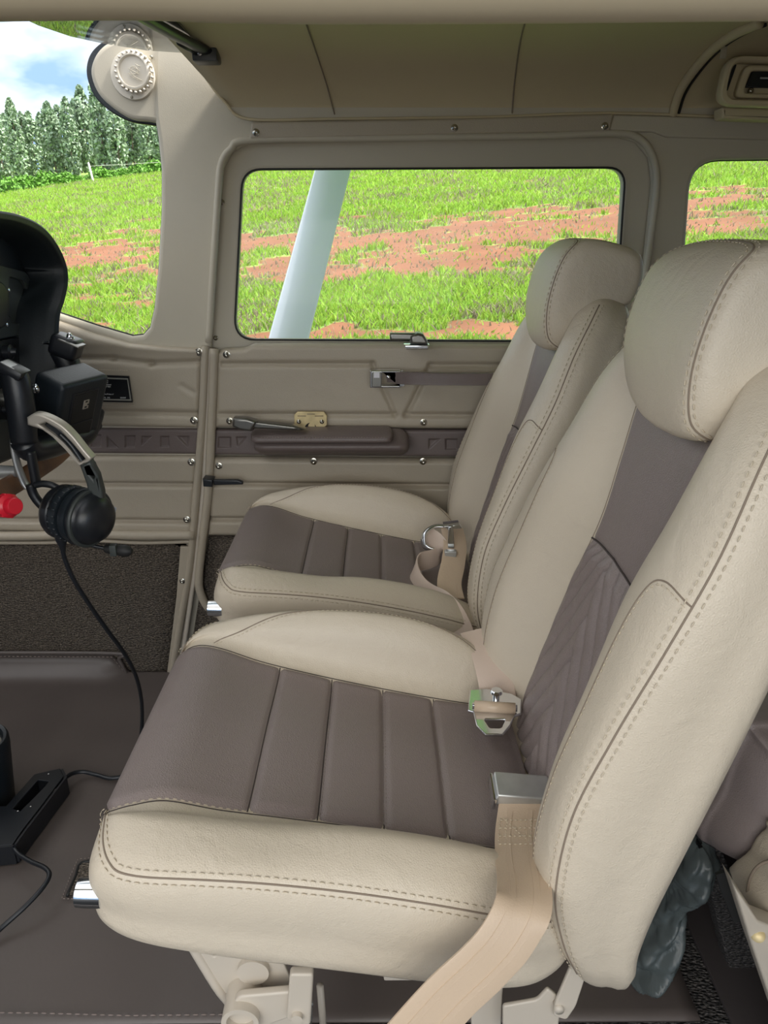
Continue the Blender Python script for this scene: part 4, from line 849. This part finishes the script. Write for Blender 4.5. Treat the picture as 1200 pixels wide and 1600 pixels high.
lathe('left_ear_cushion', c1, c1 + ax, [(.0155, .031), (.018, .0345), (.023, .0355), (.028, .034), (.030, .028)], 'satin_black', hs, 40)
lathe('right_ear_cushion', c1, c1 + ax, [(.031, .028), (.033, .034), (.038, .0355), (.043, .0345), (.0445, .031)], 'satin_black', hs, 40)
lathe('right_earcup', c1, c1 + ax, [(.0445, .033), (.047, .0355), (.052, .0355), (.056, .031), (.059, .0305), (.066, .027), (.071, .020), (.074, .010), (.075, .003)], 'black_plastic', hs, 48)
lathe('cup_ring', c1, c1 + ax, [(.050, .0355), (.051, .0365), (.053, .0365), (.0545, .035)], 'panel_paint', hs, 48)
for k in range(26):
    t = 2 * math.pi * k / 26; u_, w_ = frame_of(ax); q = c1 + (u_ * math.cos(t) + w_ * math.sin(t)) * .0342
    if k == 0: bm = bmesh.new()
    bm_cyl(bm, q + ax * .017, q + ax * .028, .0012, n=6)
add_bm('cushion_pleat', bm, 'satin_black', hs)
tube('left_band', cr([PY(a, b, .875) for a, b in [(30, 652), (22, 670), (22, 700), (28, 728), (37, 752), (44, 762)]], 8), .007, 'brushed_steel', hs, 10, flat=.5)
tube('left_band_inner', cr([PY(a, b, .870) for a, b in [(48, 705), (52, 730), (56, 752), (58, 760)]], 8), .008, 'black_plastic', hs, 10, flat=.7)
tube('left_yoke_arm', cr([PY(a, b, .862) for a, b in [(47, 757), (52, 772), (62, 786), (75, 797), (90, 806), (97, 812)]], 8), .0058, 'black_plastic', hs, 10)
tube('ear_wire', cr([PY(a, b, .862) for a, b in [(54, 758), (66, 756), (80, 758), (92, 764)]], 8), .0042, 'black_plastic', hs, 10)
box('boom_joint', PY(94, 826, .85), (.020, .018, .018), 'black_plastic', hs, bevel=.004)
lathe('boom_knob', PY(86, 829, .85), PY(70, 829, .85), [(0, .006), (.006, .006), (.008, .004)], 'panel_paint', hs, 16)
lathe('cable_boot', PY(95, 835, .85), PY(98, 856, .85), [(0, .008), (.008, .007), (.016, .0042), (.022, .0032)], 'black_plastic', hs, 16)
tube('mic_boom', cr([PY(a, b, .845) for a, b in [(100, 838), (112, 847), (135, 851), (166, 857)]], 8), .0024, 'black_plastic', hs, 8)
lathe('microphone', PY(164, 857, .845), PY(208, 862, .84), [(0, .0045), (.004, .0062), (.014, .0062), (.0165, .0066), (.024, .0078), (.031, .0068), (.035, .003)], 'rubber', hs, 20)
box('mic_clip', PY(178, 859, .838), (.008, .010, .014), 'panel_paint', hs, bevel=.001)
plate('paper_tag', [pxz([(168, 790), (180, 796), (174, 822), (165, 834), (160, 820)], .87)], .875, .0008, 'paper', hs)
tube('cable', cr([PY(a, b, y) for a, b, y in [(97, 850, .85), (101, 872, .853), (115, 905, .86), (140, 945, .875), (168, 985, .895), (195, 1022, .92), (213, 1058, .95), (221, 1095, .98), (222, 1130, 1.0), (220, 1160, 1.0)]] + [PZ(225, 1190, ZF + .012), PZ(260, 1210, ZF + .012)], 8), .0030, 'black_plastic', hs, 8)

# =================================================================== FLOOR ITEMS
def matf(s, t):
    x = -1.08 + 1.42 * s; y = .545 + .685 * t; z = ZF + .001 + .040 * min(1, max(0, (-.478 - x) / .03)) * max(0, (y - 1.185) / .045) ** 1.5 + .0035 * (fbm(np.array(x * 5 + 3), np.array(y * 5), 4, 2) - .5)
    y = min(y, 1.222)
    return np.array([x, y, float(z)])
fm = patch('floor_mat', matf, 80, 50, 'floor_vinyl', None); md = fm.modifiers.new('s', 'SOLIDIFY'); md.thickness = .003; md.offset = -1; tag(fm, 'brown vinyl floor mat with stitched hem under the seats', 'floor mat')
def zst(pts, z, parent, m='thread_taupe', name='hem_stitching', ln=.006, gap=.003, r=.0007):
    P = np.concatenate([np.linspace(PZ(*pts[i], z), PZ(*pts[i + 1], z), 20) for i in range(len(pts) - 1)]); return stitches(name, P, np.tile([0, 0, 1.], (len(P), 1)), m, parent, ln, gap, r, off=.0012)
zst([(-40, 1583), (60, 1584), (200, 1588), (372, 1586)], ZF + .003, fm)
P = np.array([PY(a, b, 1.214) for a, b in np.concatenate([np.linspace((-40, 1026), (176, 1027), 40), np.linspace((176, 1027), (196, 1052), 8)])]); stitches('hem_stitching', P, np.tile([0, -.7, .7], (len(P), 1)), 'thread_taupe', fm, .005, .003, .0008, off=.003)
tube('mat_fold', cr([PY(a, b, 1.216) for a, b in [(-40, 1020), (178, 1021), (186, 1030), (200, 1056), (215, 1062), (262, 1062)]], 6), .004, 'floor_vinyl', fm, 8)
rm = box('floor_mat', (.62, .72, ZF + .003), (.50, .9, .006), 'dark_vinyl', None, bevel=.002); tag(rm, 'dark vinyl floor mat behind the seats at the lower right', 'floor mat')
pk = thing('floor_cutout', 'small carpet-lined cutout in the floor mat beside the chrome knob', 'floor cutout', tuple(PZ(130, 1375, ZF)))
zplate('carpet_inset', [(127, 1350), (165, 1348), (185, 1396), (106, 1398)], ZF + .005, .002, 'carpet_tweed', pk, 0)
tube('rim', cr([PZ(a, b, ZF + .006) for a, b in [(165, 1347), (128, 1348), (118, 1370), (105, 1400)]], 3), .0022, 'rubber', pk, 8)
zst([(165, 1340), (122, 1343), (110, 1370), (97, 1405), (135, 1406)], ZF + .004, pk, 'thread_taupe', 'stitching', .003, .002, .0006)
zplate('brass_tab', [(140, 1370), (150, 1368), (152, 1378), (142, 1378)], ZF + .007, .003, 'brass', pk, 0)
bk = thing('metal_bracket', 'black open metal bracket lying on the floor mat at the left edge', 'bracket', tuple(PZ(55, 1290, ZF)))
zb2 = ZF + .032
zplate('frame', [(-60, 1330), (-30, 1262), (10, 1262), (54, 1212), (94, 1203), (100, 1215), (60, 1268), (38, 1296), (20, 1322)], zb2, .003, 'black_plastic', bk, .0008, [[(20, 1266), (60, 1221), (77, 1223), (70, 1232), (32, 1270)]])
def wall_strip(name, pts, z0, z1, m, parent, th=.003):
    Q = [PZ(a, b, z1) for a, b in pts]; vs = []; 
    for q in Q: vs += [(q[0], q[1], z0), (q[0], q[1], z1), (q[0] + th, q[1] + th, z0), (q[0] + th, q[1] + th, z1)]
    fs = []
    for i in range(len(Q) - 1):
        a = 4 * i; b = a + 4; fs += [(a, b, b + 1, a + 1), (a + 2, a + 3, b + 3, b + 2), (a + 1, b + 1, b + 3, a + 3), (a, a + 2, b + 2, b)]
    fs += [(0, 1, 3, 2), (len(vs) - 4, len(vs) - 2, len(vs) - 1, len(vs) - 3)]; return add(name, vs, fs, m, parent, False)
wall_strip('side_wall', [(94, 1203), (100, 1216), (60, 1269), (38, 1297), (20, 1322), (-60, 1332)], ZF + .004, zb2 + .002, 'black_plastic', bk)
wall_strip('rear_wall', [(10, 1264), (54, 1214), (94, 1204)], ZF + .004, zb2 + .002, 'black_plastic', bk)
for (a, b) in ((28, 1268), (76, 1210), (48, 1261)): lathe('rivet', PZ(a, b, zb2 + .002), PZ(a, b, zb2 + .02), [(0, .0016), (.001, .0012)], 'brushed_steel', bk, 8)
cb = tube('cable', cr([PZ(98, 1219, ZF + .02), PZ(112, 1209, ZF + .016), PZ(130, 1206, ZF + .012), PZ(152, 1211, ZF + .008), PZ(175, 1216, ZF + .008), PZ(215, 1208, ZF + .008)], 8), .0032, 'black_plastic', None, 8); tag(cb, 'short black cable running from the bracket towards the seat', 'cable')
cb = tube('cable', cr([PZ(18, 1318, ZF + .03), PZ(28, 1333, ZF + .028), PZ(48, 1346, ZF + .03), PZ(70, 1356, ZF + .034), PZ(77, 1368, ZF + .034), PZ(66, 1388, ZF + .030), PZ(38, 1418, ZF + .022), PZ(0, 1452, ZF + .012), PZ(-40, 1490, ZF + .008)], 8), .0030, 'black_plastic', None, 8); tag(cb, 'black cable looping from the bracket to the lower left edge', 'cable')
cu_ = thing('round_stowage', 'black round pot with grey dished face cut off by the left edge', 'pot', tuple(PZ(-30, 1262, ZF)))
cc0 = PZ(-27, 1255, ZF + .002); lathe('body', cc0, cc0 + np.array([.10, -.02, 1.0]), [(0, .040), (.004, .043), (.10, .044), (.112, .043), (.116, .040), (.114, .036), (.106, .034)], 'satin_black', cu_, 48)
c2 = cc0 + np.array([.012, -.012, .100]); lathe('grey_face', c2, c2 + np.array([.30, -.35, .85]), [(0, .036), (.010, .036), (.013, .033), (.011, .020), (.009, .004)], 'grey_disc', cu_, 40)

# =================================================================== REAR SEAT, BAG, behind the near seat
rs = thing('rear_seat', 'dark taupe rear bench with beige bolster showing at the right edge', 'seat', (.55, .7, ZF))
def slab(name, x0, x1, y0, y1, zt0, zt1, zb0, m, parent, r=.03, px=0):
    st = []
    for (f, ins_) in ((0, 1), (.02, .55), (.06, .2), (.12, 0), (.5, -.03), (.88, 0), (.94, .2), (.98, .55), (1, 1)):
        y = y0 + (y1 - y0) * f; i = r * ins_; xf, xb = x0 + i, x1 - i; zt_f, zt_b, zb__ = zt0 - i, zt1 - i, zb0 + i * .6
        st.append([(xf + px, y, zb__), (xf - .004, y, (zb__ + zt_f) / 2), (xf + .006, y, zt_f - .012), (xf + .03, y, zt_f), ((xf + xb) / 2, y, (zt_f + zt_b) / 2 + .006), (xb - .02, y, zt_b), (xb, y, zt_b - .03), (xb, y, zb__), ((xf + xb) / 2, y, zb__)])
    L_ = Loft(st); return L_.mesh(name, m, parent, 5, 6), L_
slab('bench_cushion', .348, .86, .555, 1.19, -.44, -.48, -.60, 'taupe_leather', rs, .035)
slab('bench_backrest', .80, .95, .40, 1.19, .0, .0, -.55, 'taupe_leather', rs, .04)
slab('near_bolster', .360, .88, .455, .56, -.515, -.55, -.590, 'beige_leather', rs, .03)
pb = [PY(a, b, .52) for a, b in [(1166, 1402), (1172, 1372), (1186, 1352), (1210, 1343)]]
tube('boundary_seam', cr(pb, 6), .0014, 'seam_dark', rs, 8)
fp = plate('base_panel', [pxz([(1118, 1330), (1160, 1395), (1420, 1500), (1420, 1700), (1218, 1700), (1195, 1560), (1150, 1430)], .50)], .47, .02, 'frame_paint', rs, .003)
lathe('snap', PY(1184, 1461, .471), PY(1184, 1461, .45), [(0, .006), (.002, .006), (.004, .003)], 'brass', rs, 18)
bkc = plate('rail_carpet', [pxz([(1085, 1270), (1118, 1310), (1155, 1420), (1198, 1570), (1215, 1720), (1165, 1720), (1145, 1560), (1098, 1370)], .62)], .60, .03, 'carpet_dark', None, .003); tag(bkc, 'black carpet strip on the step in front of the rear bench', 'carpet')
stp = ribbon('strap', cr([PY(a, b, .49) for a, b in [(1128, 1362), (1135, 1385), (1146, 1412), (1156, 1438)]], 6), (1, 0, -.3), .012, .003, 'rubber'); tag(stp, 'short black pointed strap hanging beside the rear bench corner', 'strap')
def bagf(s, t):
    c = cr([PY(a, b, .60) for a, b in [(1092, 1318), (1080, 1365), (1058, 1405), (1040, 1445), (1010, 1490), (985, 1512)]], 20); k = t * (len(c) - 1); i = min(int(k), len(c) - 2); p = c[i] * (1 - k + i) + c[i + 1] * (k - i)
    an_ = 2 * math.pi * s; r_ = (.017 + .006 * math.sin(9 * t + 1)) * math.sqrt(max(.02, 1 - (2 * t - 1) ** 6)); w = 1 + .55 * (float(fbm(np.array(2 * math.cos(an_) + 20 * t), np.array(2 * math.sin(an_) + 9 * t), 6, 2)) - .5) + .16 * math.sin(5 * an_ + 22 * t)
    return p + np.array([math.cos(an_) * .95, math.sin(an_) * 1.6, math.sin(an_ + .4) * .35]) * r_ * w
bag = patch('plastic_bag', bagf, 56, 90, 'bag_film', None); tag(bag, 'crumpled translucent grey green plastic bag behind the nearest seat', 'bag')

# =================================================================== OUTSIDE: strut, trees, post, grass
def strutf():
    a = PY(447, 545, 1.75); b = PY(523, 255, 2.25); d = b - a; a = a - d * .25; b = b + d * .8; ch = unit(np.array([1, .15, -.2])); ch = unit(ch - unit(d) * np.dot(ch, unit(d))); th = np.cross(unit(d), ch); st = []
    for t in np.linspace(0, 1, 8):
        c = a + (b - a) * t; s_ = .0445
        st.append([c + ch * x * s_ * (1 + .1 * t) + th * z * s_ for x, z in [(-1, 0), (-.9, .18), (-.5, .36), (0, .38), (.6, .2), (1, 0), (.6, -.2), (0, -.38), (-.5, -.36), (-.9, -.18)]])
    return Loft(st).mesh('wing_strut', 'strut_paint', None, 5, 3)
for nm, ya_, yb_, za, zb9 in (('wing', -4.4, -.0, .52, .36), ('wing', 1.245, 4.4, .36, .53)):
    wg = Loft([[(x * c_ + .45, y, z * c_ + z0) for x, z in [(-.82, .02), (-.78, .07), (-.5, .12), (0, .11), (.5, .06), (.82, .0), (.5, -.005), (0, 0), (-.6, -.01), (-.78, -.01)]] for y, z0, c_ in ((ya_, za if ya_ < 0 else za, .95), ((ya_ + yb_) / 2, (za + zb9) / 2, 1), (yb_, zb9, .95))]).mesh('wing', 'strut_paint', None, 3, 4)
    struct(wg)
so_ = strutf(); tag(so_, 'white streamlined wing strut slanting outside the door window', 'strut')
def eucalyptus(seed, H_, W_):
    rng = np.random.default_rng(seed); root = bpy.data.objects.new('eucalyptus_tree', None); COL.objects.link(root); root['label'] = 'eucalyptus'; root['category'] = 'tree'
    tube('trunk', cr([(0, 0, -.3), (.05, .03, H_ * .3), (-.04, .02, H_ * .65), (0, 0, H_ * .97)], 6), .11, 'bark', root, 7, rfn=lambda t: 1 - .85 * t)
    n = 2600; zz_ = rng.random(n) ** .8; prof = np.sin(np.clip(zz_ * .93 + .1, 0, 1) * math.pi) ** .5 * (1 - .55 * zz_); cl = rng.integers(0, 60, n); cz = rng.random(60) ** .85; ca_ = rng.random(60) * 6.28
    z = np.clip(cz[cl] + rng.normal(0, .03, n), .06, 1); pr = (np.clip(z * 3, 0, 1) ** .5) * (1 - z) ** .45 * 1.15; rad = W_ * pr * (.45 + .55 * rng.random(n)); an_ = ca_[cl] + rng.normal(0, .45, n)
    C0 = np.stack([rad * np.cos(an_), rad * np.sin(an_), z * H_], 1); s_ = .11 + .11 * rng.random(n)
    d1 = rng.normal(0, 1, (n, 3)); d1[:, 2] -= .8; d1 /= np.linalg.norm(d1, axis=1)[:, None]; d2 = np.cross(d1, rng.normal(0, 1, (n, 3))); d2 /= np.linalg.norm(d2, axis=1)[:, None]
    V = np.stack([C0 - d1 * s_[:, None], C0 + d2 * s_[:, None] * .55, C0 + d1 * s_[:, None], C0 - d2 * s_[:, None] * .55], 1).reshape(-1, 3)
    o = add('foliage', V, [(4 * i, 4 * i + 1, 4 * i + 2, 4 * i + 3) for i in range(n)], 'leaves', root, False); cc_ = np.array([.27, .36, .23]) * (.55 + .9 * rng.random((n, 1))) + np.array([.16, .19, .18]) * (rng.random((n, 1)) < .22)  # distance haze is put into the leaf colour, paler and bluer
    at_ = o.data.color_attributes.new('tint', 'FLOAT_COLOR', 'POINT'); at_.data.foreach_set('color', np.concatenate([np.repeat(cc_, 4, 0), np.ones((4 * n, 1))], 1).astype(np.float32).ravel()); return root
protos = [eucalyptus(11, 6.3, .95), eucalyptus(12, 5.9, 1.05), eucalyptus(13, 6.7, .9), eucalyptus(14, 6.1, 1.1)]
ORD = ['first', 'second', 'third', 'fourth', 'fifth', 'sixth', 'seventh', 'eighth', 'ninth', 'tenth', 'eleventh', 'twelfth', 'thirteenth', 'fourteenth']
gt = 'eucalyptus trees beyond the field'; first = {}
tx = [(-30, 78), (8, 75), (34, 70), (60, 72), (90, 73), (118, 72), (142, 74), (166, 70), (190, 69), (214, 71), (238, 70), (262, 74), (288, 70), (-8, 84), (22, 84), (48, 86), (76, 84), (104, 85), (130, 84), (154, 86), (178, 84), (202, 85), (226, 84), (250, 84), (276, 85), (305, 76), (335, 78), (368, 78), (402, 78), (430, 80)]
names = {0: 'dense', 1: 'broad', 2: 'tall pointed', 3: 'leafy'}
for i, (px, Yd) in enumerate(tx):
    k = (i * 3 + i // 4) % 4; o = protos[k] if k not in first else copy_tree(protos[k]); first[k] = 1
    d = ray(px, 285); x = d[0] / d[1] * Yd; zg = float(TZ(np.array(x), np.array(float(Yd)))); o.location = (x, Yd, zg - .1); o.rotation_euler = (0, 0, i * 1.7); sc_ = .92 + .16 * ((i * 37) % 10) / 10; o.scale = (sc_, sc_, sc_)
    if px in (142, 166): o.scale = (1.08, 1.08, 1.18)
    row = 'front' if i < 13 else ('back' if i < 25 else 'hidden')
    o['group'] = {'front': gt, 'back': 'eucalyptus trees of the back row', 'hidden': 'eucalyptus trees seen at the door window corner'}[row]
    rk = sorted([q_ for q_ in range(len(tx)) if (q_ < 13) == (i < 13) and (q_ < 25) == (i < 25)], key=lambda q_: tx[q_][0]).index(i)
    o['label'] = {'front': ORD[rk] + ' eucalyptus from the left in the front row beyond the field', 'back': ORD[rk] + ' eucalyptus from the left in the second row of the plantation', 'hidden': 'eucalyptus crown over the slope at the upper left corner of the door window'}[row]
def bush(seed):
    rng = np.random.default_rng(seed); n = 900; v = rng.normal(0, 1, (n, 3)); v /= np.linalg.norm(v, axis=1)[:, None]; v[:, 2] = abs(v[:, 2]); C0 = v * np.array([1.5, .9, .95]) * (.7 + .3 * rng.random((n, 1))) * (1 + .25 * np.sin(v[:, :1] * 7)); s_ = .10 + .08 * rng.random(n)
    d1 = rng.normal(0, 1, (n, 3)); d1 /= np.linalg.norm(d1, axis=1)[:, None]; d2 = np.cross(d1, rng.normal(0, 1, (n, 3))); d2 /= np.linalg.norm(d2, axis=1)[:, None]
    V = np.stack([C0 - d1 * s_[:, None], C0 + d2 * s_[:, None] * .6, C0 + d1 * s_[:, None], C0 - d2 * s_[:, None] * .6], 1).reshape(-1, 3)
    o = add('bush', V, [(4 * i, 4 * i + 1, 4 * i + 2, 4 * i + 3) for i in range(n)], 'leaves', None, False); cc_ = np.array([.14, .30, .05]) * (.7 + .7 * rng.random((n, 1)))
    at_ = o.data.color_attributes.new('tint', 'FLOAT_COLOR', 'POINT'); at_.data.foreach_set('color', np.concatenate([np.repeat(cc_, 4, 0), np.ones((4 * n, 1))], 1).astype(np.float32).ravel()); return o
bp_ = [bush(31), bush(32)]
for i, (px, Yd, sc_) in enumerate([(-10, 55, .8), (14, 54, .95), (38, 55, .9), (62, 56, 1.0), (86, 57, .9), (108, 58, .8), (134, 60, .5), (160, 60, .85), (180, 60, .6), (205, 61, .7), (226, 61, .8), (246, 61, .9), (268, 61, .8)]):
    o = bp_[i] if i < 2 else bp_[i % 2].copy()
    if i >= 2: COL.objects.link(o)
    d = ray(px, 290); x = d[0] / d[1] * Yd; o.location = (x, Yd, float(TZ(np.array(x), np.array(float(Yd)))) - .1); o.scale = (sc_,) * 3; o.rotation_euler = (0, 0, i * 2.1); tag(o, ORD[i] + ' low green bush from the left, at the foot of the trees', 'bush', 'bushes below the tree row')
fp_ = thing('fence_post', 'thin pale leaning fence post at the field edge before the trees', 'post')
d = ray(147, 288); x = d[0] / d[1] * 56; zg = float(TZ(np.array(x), np.array(56.))); fp_.location = (x, 56, zg)
lathe('post', (x, 56, zg - .2), (x - .25, 56, zg + 1.5), [(0, .07), (1.4, .07), (1.45, .04)], 'post_wood', fp_, 10)
tube('fence_wire', cr([(x - .1, 56, zg + 1.0), (x + 4, 56.5, zg + 1.25), (x + 12, 57, zg + 1.8)], 6), .012, 'post_wood', fp_, 5)

def blades():
    n = 520000; yv = np.exp(RNG.uniform(math.log(5.5), math.log(60), n)); av_ = RNG.uniform(-.72, .92, n); xv = yv * av_; s = soil(xv, yv)
    keep = RNG.random(n) > s * .93; xv, yv, s = xv[keep], yv[keep], s[keep]; n = len(xv); zv = TZ(xv, yv)
    dist = yv; lush = fbm(xv * .8, yv * 1.1, 17); h = (.035 + .065 * RNG.random(n)) * (.6 + .8 * lush) * (1 - .45 * (s > .3)) * (1 + dist / 40); w = (.0035 + .0035 * RNG.random(n)) * (1 + dist / 9)
    an_ = RNG.uniform(0, 6.28, n); lean = RNG.normal(0, .45, (n, 2)); base = np.stack([xv, yv, zv - .01], 1); side = np.stack([np.cos(an_), np.sin(an_) * .4, np.zeros(n)], 1)
    tip = base + np.stack([lean[:, 0] * h, lean[:, 1] * h, h], 1); mid = base * .5 + tip * .5 + np.stack([-lean[:, 0] * h * .12, -lean[:, 1] * h * .12, h * .08], 1)
    V = np.stack([base - side * w[:, None], base + side * w[:, None], mid + side * w[:, None] * .8, tip, mid - side * w[:, None] * .8], 1).reshape(-1, 3)
    me = bpy.data.meshes.new('grass'); me.vertices.add(5 * n); me.vertices.foreach_set('co', V.astype(np.float32).ravel()); me.loops.add(5 * n); me.polygons.add(n)
    me.loops.foreach_set('vertex_index', np.arange(5 * n, dtype=np.int32)); me.polygons.foreach_set('loop_start', np.arange(0, 5 * n, 5, dtype=np.int32)); me.update(calc_edges=True); me.validate()
    dry = (RNG.random(n) < (.10 + .5 * (s > .15) + .35 * (fbm(xv * .5, yv * .9, 41) > .58)))[:, None]; g = np.array([.27, .46, .075]) * (.65 + .75 * RNG.random((n, 1))); g = g + np.array([.10, .05, 0]) * RNG.random((n, 1)); dr = np.array([.36, .31, .22]) * (.6 + .7 * RNG.random((n, 1)))
    c_ = np.where(dry, dr, g); at_ = me.color_attributes.new('tint', 'FLOAT_COLOR', 'POINT'); at_.data.foreach_set('color', np.concatenate([np.repeat(c_, 5, 0), np.ones((5 * n, 1))], 1).astype(np.float32).ravel())
    o = link_mesh('grass', me, 'blades', None, False); tag(o, 'bright green grass with dry tufts growing on the red earth slope', 'grass'); o['kind'] = 'stuff'
blades()
